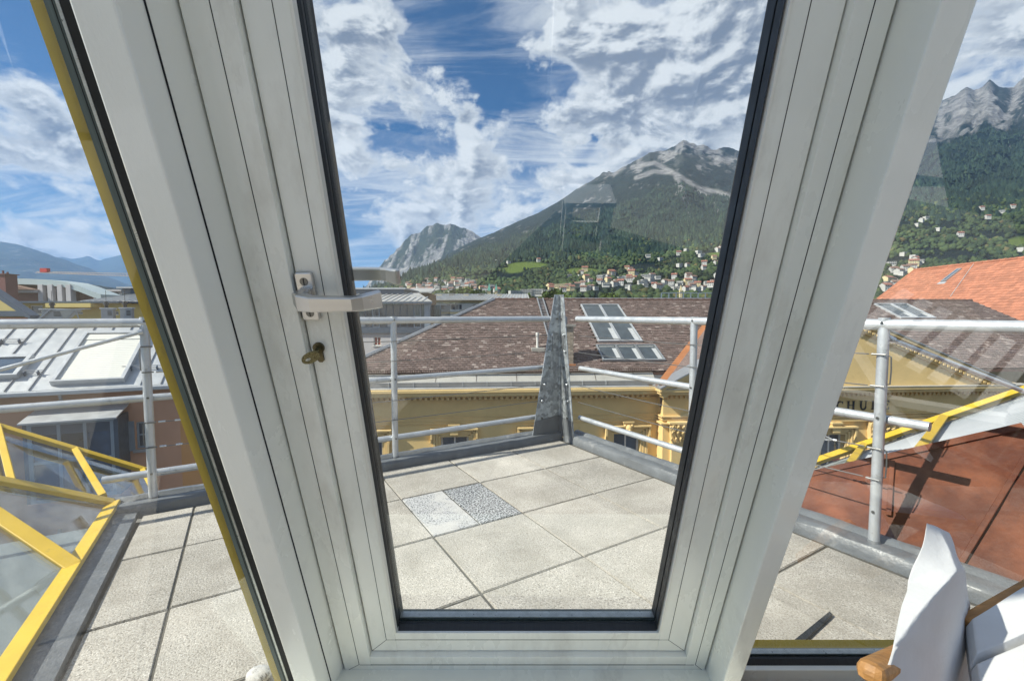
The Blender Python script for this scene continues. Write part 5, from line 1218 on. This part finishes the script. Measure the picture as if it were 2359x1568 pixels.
BELT = prof([(-900, 735), (700, 726), (800, 700), (880, 668), (950, 640), (1050, 615), (1150, 603), (1250, 590), (1330, 585), (1430, 575), (1530, 566), (1660, 545), (1800, 530), (2080, 492), (2200, 480), (2359, 462), (3200, 440)])
Y0, Y1, Y2 = 420.0, 1500.0, 5200.0
def col_z(px, Y):
    px = np.asarray(px, float); Y = np.asarray(Y, float); e1, e2 = BELT(px), RIDGE(px); e0 = -.045
    t = np.clip((Y - Y0) / (Y1 - Y0), 0, 1); m = np.clip((Y - Y1) / (Y2 - Y1), 0, 1); bk = np.clip((Y - Y2) / 1500, 0, 1)
    te = e0 + (e1 - e0) * t ** .75 + (np.maximum(e2 - e1, -.02)) * m ** .92
    x = (px - CXP) / FPX * Y
    z = CAM_H + Y * te
    z = z + (fbm(x / 160, Y / 160, 4, 3) - .5) * 26 * t * (1 - m)
    xa = (px - CXP) / FPX * 4200.0
    gully = ridged(xa / 620 + fbm(x / 500, Y / 500, 3, 5) * 1.2, Y / 1900, 5, 11) - .62
    z = z + gully * 330 * np.sin(np.pi * np.clip(m, 0, 1)) ** .8 * np.clip((e2 - e1) / .25, .15, 1)
    crag = ridged(xa / 190 + fbm(xa / 260, Y / 260, 4, 23) * .9, Y / 900, 6, 21) - .6
    z = z + (fbm(x / 70, Y / 70, 4, 77, .6) - .5) * 60 * np.clip(m * 6, 0, 1) * np.clip(1.3 - m, .3, 1)
    z = z + crag * 120 * np.clip((z - 1150) / 600, 0, 1) * m
    return z - bk * 900, x
def grid_obj(name, PX, YY, zf, mat, attrs=None):
    P, Y = np.meshgrid(PX, YY); z, x = zf(P, Y); n, m = P.shape
    v = np.stack([x, Y, z], -1).reshape(-1, 3)
    i = np.arange(n * m).reshape(n, m); f = np.stack([i[:-1, :-1], i[:-1, 1:], i[1:, 1:], i[1:, :-1]], -1).reshape(-1, 4)
    me = bpy.data.meshes.new(name); me.vertices.add(len(v)); me.vertices.foreach_set('co', v.ravel()); me.loops.add(f.size); me.loops.foreach_set('vertex_index', f.ravel()); me.polygons.add(len(f)); me.polygons.foreach_set('loop_start', np.arange(0, f.size, 4)); me.update(calc_edges=True)
    me.polygons.foreach_set('use_smooth', np.ones(len(f), bool))
    if attrs is not None:
        for k, a in attrs(P, Y, x, z).items():
            at = me.attributes.new(k, 'FLOAT', 'POINT'); at.data.foreach_set('value', a.ravel().astype(np.float32))
    me.materials.append(M[mat]); o = bpy.data.objects.new(name, me); COL.objects.link(o); o['kind'] = 'structure'; return o
def land_mat(name, forest, forest2, rock, rock2, meadow, nsc, bump):
    m = bpy.data.materials.new(name); m.use_nodes = True; M[name] = m
    nt = m.node_tree; N = nt.nodes; L = nt.links; b = N['Principled BSDF']; b.inputs['Roughness'].default_value = .95; b.inputs['Specular IOR Level'].default_value = .1
    tc = N.new('ShaderNodeTexCoord')
    def noise(s, d=6, r=.6):
        n = N.new('ShaderNodeTexNoise'); n.inputs['Scale'].default_value = s; n.inputs['Detail'].default_value = d; n.inputs['Roughness'].default_value = r; L.new(tc.outputs['Object'], n.inputs['Vector']); return n.outputs['Fac']
    def mr(x, a, b2, c=0, d=1):
        n = N.new('ShaderNodeMapRange'); L.new(x, n.inputs['Value'])
        for i, q in enumerate((a, b2, c, d)): n.inputs[i + 1].default_value = q
        return n.outputs[0]
    def mix(f, a, c):
        n = N.new('ShaderNodeMix'); n.data_type = 'RGBA'; L.new(f, n.inputs['Factor'])
        for i, q in ((6, a), (7, c)):
            if isinstance(q, tuple): n.inputs[i].default_value = (*q, 1)
            else: L.new(q, n.inputs[i])
        return n.outputs[2]
    def attr(k): n = N.new('ShaderNodeAttribute'); n.attribute_name = k; return n.outputs['Fac']
    fo = mix(mr(noise(nsc, 8, .75), .38, .62), forest, forest2); ro = mix(mr(noise(nsc * .35, 9, .7), .35, .65), rock, rock2)
    c = mix(attr('rock'), fo, ro); c = mix(attr('meadow'), c, meadow); L.new(c, b.inputs['Base Color'])
    bn = N.new('ShaderNodeBump'); bn.inputs['Distance'].default_value = bump; bn.inputs['Strength'].default_value = .9; L.new(noise(nsc, 9, .78), bn.inputs['Height']); L.new(bn.outputs[0], b.inputs['Normal'])
land_mat('slope_land', (0.006, 0.017, 0.017), (0.021, 0.038, 0.031), (0.13, 0.13, 0.135), (0.37, 0.365, 0.355), (0.17, 0.235, 0.055), .035, 40)
land_mat('rock_land', (0.020, 0.033, 0.022), (0.05, 0.07, 0.035), (0.11, 0.11, 0.115), (0.50, 0.49, 0.47), (0.1, 0.15, 0.05), .02, 80)
land_mat('far_land', (0.018, 0.032, 0.024), (0.045, 0.065, 0.038), (0.2, 0.2, 0.2), (0.33, 0.33, 0.32), (0.12, 0.17, 0.06), .006, 60)
CHUTES = [[(1545, 398), (1562, 430), (1574, 462), (1584, 495), (1578, 525), (1570, 552)], [(1600, 440), (1625, 452), (1638, 470), (1650, 500), (1668, 520)], [(1660, 450), (1690, 485), (1705, 500)], [(1545, 398), (1500, 395), (1460, 410)], [(1545, 398), (1600, 432), (1680, 452)], [(1545, 398), (1500, 375), (1450, 385)]]
MEADOWS = [(1215, 612, 55, 10, 0), (1340, 625, 48, 9, 0), (1180, 622, 30, 8, 0), (1060, 655, 20, 5, 0), (2340, 558, 42, 14, 0), (2120, 508, 30, 4, 0), (890, 664, 40, 5, 0), (1650, 585, 30, 5, 0)]
def meadow_mask(P, py):
    out = np.zeros_like(P)
    for cx, cy_, rx, ry, _ in MEADOWS: out = np.maximum(out, np.clip(2.2 * (1 - ((P - cx) / rx) ** 2 - ((py - cy_) / ry) ** 2), 0, 1))
    return out
def to_py(P, Y, z):      # which frame row a point stands in (for placing what the photograph shows on the slope)
    d = z - CAM_H; yy = Y * math.cos(PITCH) - d * math.sin(PITCH); vv = Y * math.sin(PITCH) + d * math.cos(PITCH); return CYP - FPX * vv / yy
def slope_attrs(P, Y, x, z):
    py = to_py(P, Y, z); xa = (P - CXP) / FPX * 4200.0; n = fbm(xa / 90, Y / 160, 6, 31, .62); n2 = ridged(xa / 170 + n, Y / 900, 6, 41)
    rock = np.clip((z - 1430 + (n - .5) * 1100) / 160, 0, 1) * np.clip((n2 - .52) * 5, .12, 1)
    rock = np.maximum(rock, np.clip((n - .68) * 14, 0, 1) * np.clip((z - 420) / 300, 0, 1) * .8)
    for ch_ in CHUTES:
        for (ax, ay), (bx_, by) in zip(ch_, ch_[1:]):
            t = np.clip(((P - ax) * (bx_ - ax) + (py - ay) * (by - ay)) / ((bx_ - ax) ** 2 + (by - ay) ** 2), 0, 1)
            d = np.hypot(P - ax - t * (bx_ - ax) + (n - .5) * 9, py - ay - t * (by - ay)); rock = np.maximum(rock, np.clip(1.7 - d / 4.2, 0, 1))
    cl = np.clip(2 * (1 - ((P - 1326) / 26) ** 2 - ((py - 530) / 24) ** 2), 0, 1) * .35
    return {'rock': rock, 'meadow': np.maximum(meadow_mask(P, py), cl)}
PXs = np.concatenate([np.linspace(-900, 700, 60, endpoint=False), np.arange(700, 1760, 2.6), np.linspace(1760, 2000, 30, endpoint=False), np.arange(2000, 2420, 2.8), np.linspace(2425, 3200, 50)])
YYs = np.concatenate([np.linspace(Y0, Y1, 60, endpoint=False), np.linspace(Y1, 3600, 90, endpoint=False), np.linspace(3600, Y2, 170), np.linspace(Y2 + 60, Y2 + 1500, 12)])
grid_obj('mountain_slope', PXs, YYs, col_z, 'slope_land', slope_attrs)
def ridge_layer(name, pts, ya, yb, base_py, mat, amp, nx, seed, rocky):
    pr = prof(pts); be = float(tanel(0, base_py)); p0, p1 = pts[0][0], pts[-1][0]
    def zf(P, Y):
        m = np.clip((Y - ya) / (yb - ya), 0, 1); bk = np.clip((Y - yb) / (yb - ya), 0, 1); x = (P - CXP) / FPX * Y; sc = yb / 9000
        z = CAM_H + Y * (be + (pr(P) - be) * m ** .85); z = z + (ridged(x / (700 * sc) + fbm(x / 900, Y / 900, 3, seed), Y / (1800 * sc), 6, seed) - .6) * amp * np.sin(np.pi * np.clip(m, 0, 1)) ** .7 + (ridged(x / (260 * sc), Y / (260 * sc), 4, seed + 3) - .6) * amp * .22 * m
        return z - bk * 600 * sc, x
    def at_(P, Y, x, z):
        n = fbm(x / 160, Y / 260, 6, seed + 9, .65); st_ = ridged(x / 150 + n, Y / 1700, 6, seed + 17); m = np.clip((Y - ya) / (yb - ya), 0, 1)
        return {'rock': np.clip((n * .5 + st_ * .6 - rocky) * 8, 0, 1) * np.clip(m * 4, 0, 1), 'meadow': np.zeros_like(P)}
    grid_obj(name, np.linspace(p0, p1, nx), np.concatenate([np.linspace(ya, yb, 150), np.linspace(yb * 1.01, yb * 1.25, 8)]), zf, mat, at_)
ridge_layer('mountain_rock', [(760, 740), (800, 712), (830, 690), (850, 660), (872, 624), (885, 608), (905, 588), (935, 558), (950, 543), (965, 540), (985, 527), (1005, 518), (1020, 520), (1040, 517), (1060, 524), (1080, 533), (1105, 545), (1150, 575), (1200, 600), (1300, 640)], 6600, 8800, 705, 'rock_land', 620, 420, 51, .575)
ridge_layer('mountain_far', [(-700, 480), (-300, 510), (-100, 543), (0, 556), (60, 565), (110, 583), (160, 600), (220, 622), (260, 640), (300, 657), (400, 690), (520, 716), (620, 730)], 9000, 15000, 700, 'far_land', 420, 200, 71, .78)
ridge_layer('mountain_farthest', [(-200, 640), (100, 610), (150, 592), (180, 597), (212, 589), (235, 600), (262, 594), (290, 587), (330, 596), (420, 615), (560, 645), (700, 655), (780, 652), (800, 656), (840, 670), (900, 690)], 17000, 24000, 700, 'far_land', 500, 200, 81, .9)
ridge_layer('wooded_hill', [(-500, 640), (-100, 634), (20, 640), (90, 643), (160, 648), (210, 655), (260, 662), (320, 668), (400, 676), (520, 690), (640, 712), (760, 722)], 2300, 3400, 705, 'slope_land', 60, 220, 91, .97)

# trees on the valley slope, far-off wood as one mass
def ico():
    t = (1 + 5 ** .5) / 2; v = np.array([(-1, t, 0), (1, t, 0), (-1, -t, 0), (1, -t, 0), (0, -1, t), (0, 1, t), (0, -1, -t), (0, 1, -t), (t, 0, -1), (t, 0, 1), (-t, 0, -1), (-t, 0, 1)]) / 1.902
    f = [(0, 11, 5), (0, 5, 1), (0, 1, 7), (0, 7, 10), (0, 10, 11), (1, 5, 9), (5, 11, 4), (11, 10, 2), (10, 7, 6), (7, 1, 8), (3, 9, 4), (3, 4, 2), (3, 2, 6), (3, 6, 8), (3, 8, 9), (4, 9, 5), (2, 4, 11), (6, 2, 10), (8, 6, 7), (9, 8, 1)]
    return v, np.array(f)
def raw_mesh(name, V, Fa, mat):
    me = bpy.data.meshes.new(name); me.vertices.add(len(V)); me.vertices.foreach_set('co', V.astype(np.float32).ravel()); me.loops.add(Fa.size); me.loops.foreach_set('vertex_index', Fa.astype(np.int32).ravel()); me.polygons.add(len(Fa)); me.polygons.foreach_set('loop_start', np.arange(0, Fa.size, Fa.shape[1])); me.update(calc_edges=True); me.materials.append(M[mat]); return me
def leaf_mat(name, a, b, c):
    m = bpy.data.materials.new(name); m.use_nodes = True; M[name] = m; nt = m.node_tree; N = nt.nodes; L = nt.links; p = N['Principled BSDF']; p.inputs['Roughness'].default_value = .8; p.inputs['Specular IOR Level'].default_value = .2
    ge = N.new('ShaderNodeNewGeometry'); cr = N.new('ShaderNodeValToRGB'); L.new(ge.outputs['Random Per Island'], cr.inputs[0]); e = cr.color_ramp.elements; e[0].color = (*a, 1); e[1].color = (*c, 1); q = e.new(.55); q.color = (*b, 1); q = e.new(.93); q.color = (*tuple(x * 1.15 for x in b), 1)
    tc = N.new('ShaderNodeTexCoord'); nz = N.new('ShaderNodeTexNoise'); nz.inputs['Scale'].default_value = .009; nz.inputs['Detail'].default_value = 5; L.new(tc.outputs['Object'], nz.inputs['Vector'])
    mr = N.new('ShaderNodeMapRange'); L.new(nz.outputs['Fac'], mr.inputs['Value']); mr.inputs[1].default_value = .32; mr.inputs[2].default_value = .68; mr.inputs[3].default_value = .5; mr.inputs[4].default_value = 1.55
    vs = N.new('ShaderNodeVectorMath'); vs.operation = 'SCALE'; L.new(cr.outputs[0], vs.inputs[0]); L.new(mr.outputs[0], vs.inputs['Scale']); L.new(vs.outputs[0], p.inputs['Base Color'])
leaf_mat('wood_leaf', (0.014, 0.030, 0.015), (0.045, 0.066, 0.024), (0.110, 0.088, 0.036))
leaf_mat('conifer_leaf', (0.007, 0.018, 0.014), (0.018, 0.034, 0.022), (0.035, 0.054, 0.028))
leaf_mat('tree_leaf', (0.035, 0.07, 0.018), (0.085, 0.125, 0.03), (0.14, 0.16, 0.04))
rs = np.random.RandomState(5)
HOUSES = []
def belt_y(px, py):      # distance at which the slope is seen in this row
    Y = np.linspace(Y0, Y2 - 200, 900); z, _ = col_z(np.full(900, float(px)), Y); q = to_py(px, Y, z); k = np.where(q <= py)[0]; return float(Y[k[0]]) if len(k) else Y1
def scatter_trees(n, ylo, yhi, mat, cone, r0, r1, name, label, seed, pxr=((700, 1760), (2000, 2420))):
    r = np.random.RandomState(seed); w = [b - a for a, b in pxr]; pick = r.rand(n) < w[0] / sum(w)
    P = np.where(pick, pxr[0][0] + r.rand(n) * w[0], pxr[1][0] + r.rand(n) * w[1]); Y = ylo + (yhi - ylo) * r.rand(n) ** .8
    z, x = col_z(P, Y); py = to_py(P, Y, z)
    keep = meadow_mask(P, py) < .4
    dens = fbm(x / 90, Y / 90, 3, 61) + (0.12 if Y.mean() > 1500 else 0)
    keep &= dens > .36 + .12 * r.rand(n)
    for hx, hy, hr in HOUSES: keep &= (np.hypot(x - hx, Y - hy) > hr) & ~((np.abs(P - (CXP + hx / hy * FPX)) < hr / hy * FPX * .8) & (Y < hy) & (Y > hy - 60))
    P, Y, z, x = P[keep], Y[keep], z[keep], x[keep]; n = len(P)
    if cone:
        k = 6; a = np.linspace(0, 2 * np.pi, k, endpoint=False); b = np.concatenate([np.stack([np.cos(a), np.sin(a), np.zeros(k)], 1), [[0, 0, 2.6]]]); f = np.array([(i, (i + 1) % k, k) for i in range(k)])
    else: b, f = ico()
    s_ = r0 + (r1 - r0) * r.rand(n); V = b[None] * (1 + (r.rand(n, len(b), 1) - .5) * .9) * s_[:, None, None] * (1 + (r.rand(n, 1, 3) - .5) * .6)
    if not cone: V[:, :, 2] *= 1.15
    V = V * (.55 + .95 * fbm(x / 60, Y / 60, 3, seed))[:, None, None]
    V = V + np.stack([x, Y, z + (s_ * .6 if not cone else -1)], 1)[:, None, :]
    Fa = (f[None] + (np.arange(n) * len(b))[:, None, None]).reshape(-1, 3)
    o = bpy.data.objects.new(name, raw_mesh(name, V.reshape(-1, 3), Fa, mat)); COL.objects.link(o); o['kind'] = 'stuff'; tag(o, label, 'trees')

# houses on the slope
def house_mesh(kind):
    me = bpy.data.meshes.new('hillside_house'); v = []; f = []; mi = []
    def q(pts, m): o = len(v); v.extend(pts); f.append(tuple(range(o, o + len(pts)))); mi.append(m)
    W, D_, H, roof, fl = {'gable_red': (11, 10, 7.5, 3.2, 2), 'gable_brown': (12, 10, 7, 3.0, 2), 'flat': (13, 10, 7, 0, 2), 'block': (24, 12, 13, 0, 4), 'terrace': (34, 12, 9, 0, 3), 'cream': (14, 11, 9, 3.5, 3)}[kind]
    x0, x1, y0, y1 = -W / 2, W / 2, -D_ / 2, D_ / 2; b = -6
    q([(x0, y0, b), (x1, y0, b), (x1, y0, H), (x0, y0, H)], 0); q([(x1, y0, b), (x1, y1, b), (x1, y1, H), (x1, y0, H)], 0); q([(x1, y1, b), (x0, y1, b), (x0, y1, H), (x1, y1, H)], 0); q([(x0, y1, b), (x0, y0, b), (x0, y0, H), (x0, y1, H)], 0)
    if roof:
        e = 1.0; z = H + roof; q([(x0 - e, y0 - e, H - .3), (x1 + e, y0 - e, H - .3), (x1 + e, 0, z), (x0 - e, 0, z)], 1); q([(x1 + e, y1 + e, H - .3), (x0 - e, y1 + e, H - .3), (x0 - e, 0, z), (x1 + e, 0, z)], 1); q([(x1, y0, H), (x1, y1, H), (x1, 0, z)], 0); q([(x0, y1, H), (x0, y0, H), (x0, 0, z)], 0)
        q([(x0 - e, y0 - e, H - .7), (x1 + e, y0 - e, H - .7), (x1 + e, y0 - e, H - .3), (x0 - e, y0 - e, H - .3)], 1)
        q([(2, 1, z - 1), (3, 1, z - 1), (3, 1, z + 1.2), (2, 1, z + 1.2)], 0)
    else:
        e = .5; q([(x0 - e, y0 - e, H), (x1 + e, y0 - e, H), (x1 + e, y1 + e, H), (x0 - e, y1 + e, H)], 1); q([(x0 - e, y0 - e, H - .6), (x1 + e, y0 - e, H - .6), (x1 + e, y0 - e, H), (x0 - e, y0 - e, H)], 0)
    st = H / fl; n = int(W / 3.2)
    for k in range(fl):
        for i in range(n):
            cx = x0 + (i + .5) * W / n; w = .75 if kind != 'terrace' else W / n * .42; z = st * k + st * .35
            q([(cx - w, y0 - .05, z), (cx + w, y0 - .05, z), (cx + w, y0 - .05, z + st * .45), (cx - w, y0 - .05, z + st * .45)], 2)
        if kind in ('block', 'terrace', 'flat') and k: q([(x0, y0 - 1.2, st * k), (x1, y0 - 1.2, st * k), (x1, y0 - 1.2, st * k + .9), (x0, y0 - 1.2, st * k + .9)], 0); q([(x0, y0 - 1.2, st * k), (x0, y0, st * k), (x1, y0, st * k), (x1, y0 - 1.2, st * k)], 0)
    me.from_pydata(v, [], f)
    for m in {'gable_red': ('house_wall', 'roof_red', 'glass_dark'), 'gable_brown': ('house_wall', 'roof_brown', 'glass_dark'), 'flat': ('house_wall', 'roof_grey', 'glass_dark'), 'block': ('house_wall', 'roof_grey', 'glass_dark'), 'terrace': ('cream_wall', 'roof_grey', 'glass_dark'), 'cream': ('cream_wall', 'roof_red', 'glass_dark')}[kind]: me.materials.append(M[m])
    me.polygons.foreach_set('material_index', mi); return me
HM = {k: house_mesh(k) for k in ('gable_red', 'gable_brown', 'flat', 'block', 'terrace', 'cream')}
rh = random.Random(21)
PLACE = ''
HP = {'gable_red': 'small white house with red gabled roof', 'gable_brown': 'small white house with brown gabled roof', 'flat': 'white flat roofed villa with balcony', 'block': 'white slab apartment block with window rows', 'terrace': 'long cream terraced block with balcony bands', 'cream': 'cream three storey house with red roof'}
def house(kind, px, py, sc=1.0):
    Y = belt_y(px, py); z, x = col_z(np.array([px], float), np.array([Y])); x, z = float(x[0]), float(z[0])
    o = bpy.data.objects.new('hillside_house', HM[kind]); COL.objects.link(o); o.location = (x, Y, z + 1.5); o.rotation_euler = (0, 0, rh.uniform(-.6, .6)); o.scale = (sc, sc, sc)
    tag(o, HP[kind] + ' ' + PLACE, 'house', HP[kind].split(' with')[0] + 's ' + PLACE); HOUSES.append((x, Y, 11 * sc if kind not in ('block', 'terrace') else 19 * sc))
kinds = ['gable_red', 'gable_brown', 'flat', 'flat', 'cream', 'flat', 'gable_brown', 'gable_brown']
def cluster(n, x0, x1, y0, y1, shape=None):
    for k in range(n):
        t = rh.random(); px = x0 + (x1 - x0) * t; py = rh.uniform(y0, y1) if shape is None else shape(t) + rh.uniform(y0, y1); house(rh.choice(kinds), px, py, rh.uniform(.75, 1.1))
PLACE = 'in the village beside the green church spires'
cluster(50, 925, 1095, -14, 10, lambda t: 672 - 4 * t); cluster(24, 985, 1095, 646, 664); cluster(9, 1085, 1150, 662, 678)
PLACE = 'just above the brown roof ridge'
cluster(34, 1265, 1660, 655, 674)
PLACE = 'among trees on the lower wooded slope'
cluster(24, 1330, 1500, 634, 656); cluster(20, 1500, 1665, 638, 664); cluster(8, 1290, 1420, 626, 640)
PLACE = 'standing alone high in the broadleaf wood'
cluster(10, 1430, 1660, 596, 630)
for px, py in ((1490, 593), (1578, 580), (1560, 588), (1605, 585), (1612, 592), (1655, 577), (1648, 580)): house(rh.choice(['gable_red', 'flat', 'gable_brown']), px, py, 1.1)
PLACE = 'at the upper edge of the green meadow'
for px, py in ((1240, 603), (1172, 607), (1143, 604)): house(rh.choice(['gable_red', 'flat', 'gable_brown']), px, py, .95)
PLACE = 'at the slope foot behind the roof ladder'
for px, py in ((1186, 686), (1213, 684), (1238, 682), (1262, 684)): house('block', px, py, .9)
PLACE = 'under the small slope meadow'
for px, py in ((1290, 664), (1320, 663), (1300, 669)): house('terrace', px, py, .8)
PLACE = 'beside the pale stone church spire'
for px, py in ((1455, 668), (1440, 645), (1590, 654)): house('block', px, py, .62)
PLACE = 'beside the verge of the orange tiled roof'
cluster(9, 2035, 2075, 625, 676); cluster(9, 2060, 2130, 588, 640)
PLACE = 'in the wood above the orange tiled roof'
for px, py in ((2046, 613), (2105, 612), (2120, 506), (2110, 512), (2150, 532), (2100, 522), (2245, 485), (2290, 492), (2315, 480), (2340, 580), (2260, 505), (2200, 545)): house(rh.choice(['flat', 'gable_red', 'flat']), px, py, 1.05)
scatter_trees(34000, 440, 1750, 'wood_leaf', False, 2.0, 6.6, 'slope_wood', 'mixed broadleaf wood covering the lower valley slope', 7)
scatter_trees(30000, 1350, 3300, 'conifer_leaf', True, 5, 9, 'conifer_forest', 'dark conifer forest on the mountain flank', 8)
# church towers
def church(px, py0, py1, Y, m, label):
    b, t = aty(px, py0, Y), aty(px, py1, Y); h = t.z - b.z; o = thing('church_tower', label, 'tower', (b.x, Y, b.z - 12)); w = h * .10
    MB().box(-w, w, -w, w, 0, 12 + h * .45).build('shaft', 'cream_wall', o); MB().add([(-w * 1.15, -w * 1.15, 12 + h * .45), (w * 1.15, -w * 1.15, 12 + h * .45), (w * 1.15, w * 1.15, 12 + h * .45), (-w * 1.15, w * 1.15, 12 + h * .45), (0, 0, 12 + h)], [(0, 1, 4), (1, 2, 4), (2, 3, 4), (3, 0, 4), (3, 2, 1, 0)]).build('spire', m, o)
    for s_ in (-1, 1): MB().box(s_ * w * .45 - w * .2, s_ * w * .45 + w * .2, -w - .1, -w, 12 + h * .28, 12 + h * .40).build('belfry_window', 'glass_dark', o)
church(1127, 684, 651, 420, 'patina', 'church tower with tall green copper spire'); church(1143, 682, 652, 430, 'patina', 'church tower with small green onion cap beside the tall spire'); church(1568, 682, 655, 430, 'cream_wall', 'pale stone church spire among the slope houses')
# nearer trees over the roofs
def crown_tree(px, py_top, py_base, Y, label, seed):
    b, t = aty(px, py_base, Y), aty(px, py_top, Y); H_ = t.z - GZ; r = np.random.RandomState(seed); root = thing('tree', label, 'tree', (b.x, Y, GZ), 0, 'trees rising over the town roofs')
    MB().tube((0, 0, 0), (0, 0, H_ * .7), .45, 8, .15).tube((0, 0, H_ * .5), (2, .5, H_ * .8), .2, 6, .06).tube((0, 0, H_ * .45), (-2, -.5, H_ * .78), .2, 6, .06).build('trunk', 'bark', root)
    R_ = (t.z - b.z) * 1.3; n = 2600; d = r.normal(size=(n, 3)); d /= np.linalg.norm(d, axis=1)[:, None]; lob = r.normal(size=(9, 3)); lob /= np.linalg.norm(lob, axis=1)[:, None]
    bump_ = .72 + .4 * np.max(np.clip(d @ lob.T, 0, 1) ** 6, axis=1); c = d * (bump_ * (.55 + .45 * r.rand(n) ** .5))[:, None] * np.array([R_ * 1.2, R_ * 1.1, R_ * .95]); c[:, 2] += H_ - R_ * .95
    s_ = .55; a = r.normal(size=(n, 3, 3)) * s_; V = c[:, None, :] + a; Fa = np.arange(n * 3).reshape(-1, 3)
    o = bpy.data.objects.new('crown', raw_mesh('crown', V.reshape(-1, 3), Fa, 'tree_leaf')); COL.objects.link(o); o.parent = root
crown_tree(1066, 664, 690, 130, 'rounded green tree rising over the ribbed metal roof', 1); crown_tree(1280, 672, 696, 110, 'green tree top showing just above the roof ridge beside the corner post', 2)
crown_tree(1205, 682, 700, 120, 'low green tree behind the roof hip near red roofed houses', 3); crown_tree(1400, 676, 694, 140, 'broad green tree above the ridge over the tall roof windows', 4)
# dark terrace on the ridge
rf = Fr((0, 34, 0), 0); rt_ = frthing(rf, 'roof_terrace_house', 'dark steel roof terrace storey showing above the brown ridge', 'building')
p, q = rf.w(1520, 694), rf.w(1700, 676)
MB().box(p.x, q.x + 3, 0, 8, p.z - 5, q.z - .3).build('body', 'steel_blue', rt_)
for k in range(12): MB().box(p.x + k * .55, p.x + k * .55 + .06, -.3, -.24, p.z - 1, q.z).build('railing_post', 'steel_light', rt_)
MB().box(p.x, q.x + 3, -.3, -.24, q.z, q.z + .06).build('railing_bar', 'steel_light', rt_)
# ------------------------------------------------------------------ haze
hz = MB().box(-43000, 43000, -4000, 43000, GZ - 1, 3300).build('haze', 'slab'); hz['kind'] = 'stuff'
hm = bpy.data.materials.new('haze'); hm.use_nodes = True; hm.node_tree.nodes.clear(); o_ = hm.node_tree.nodes.new('ShaderNodeOutputMaterial'); pv = hm.node_tree.nodes.new('ShaderNodeVolumePrincipled')
pv.inputs['Color'].default_value = (0.27, 0.54, 1.0, 1); pv.inputs['Density'].default_value = 2.8e-5; pv.inputs['Anisotropy'].default_value = .1
hm.node_tree.links.new(pv.outputs[0], o_.inputs['Volume']); hz.data.materials.clear(); hz.data.materials.append(hm)
tag(hz, 'pale blue valley air that fades the far mountains', 'haze')
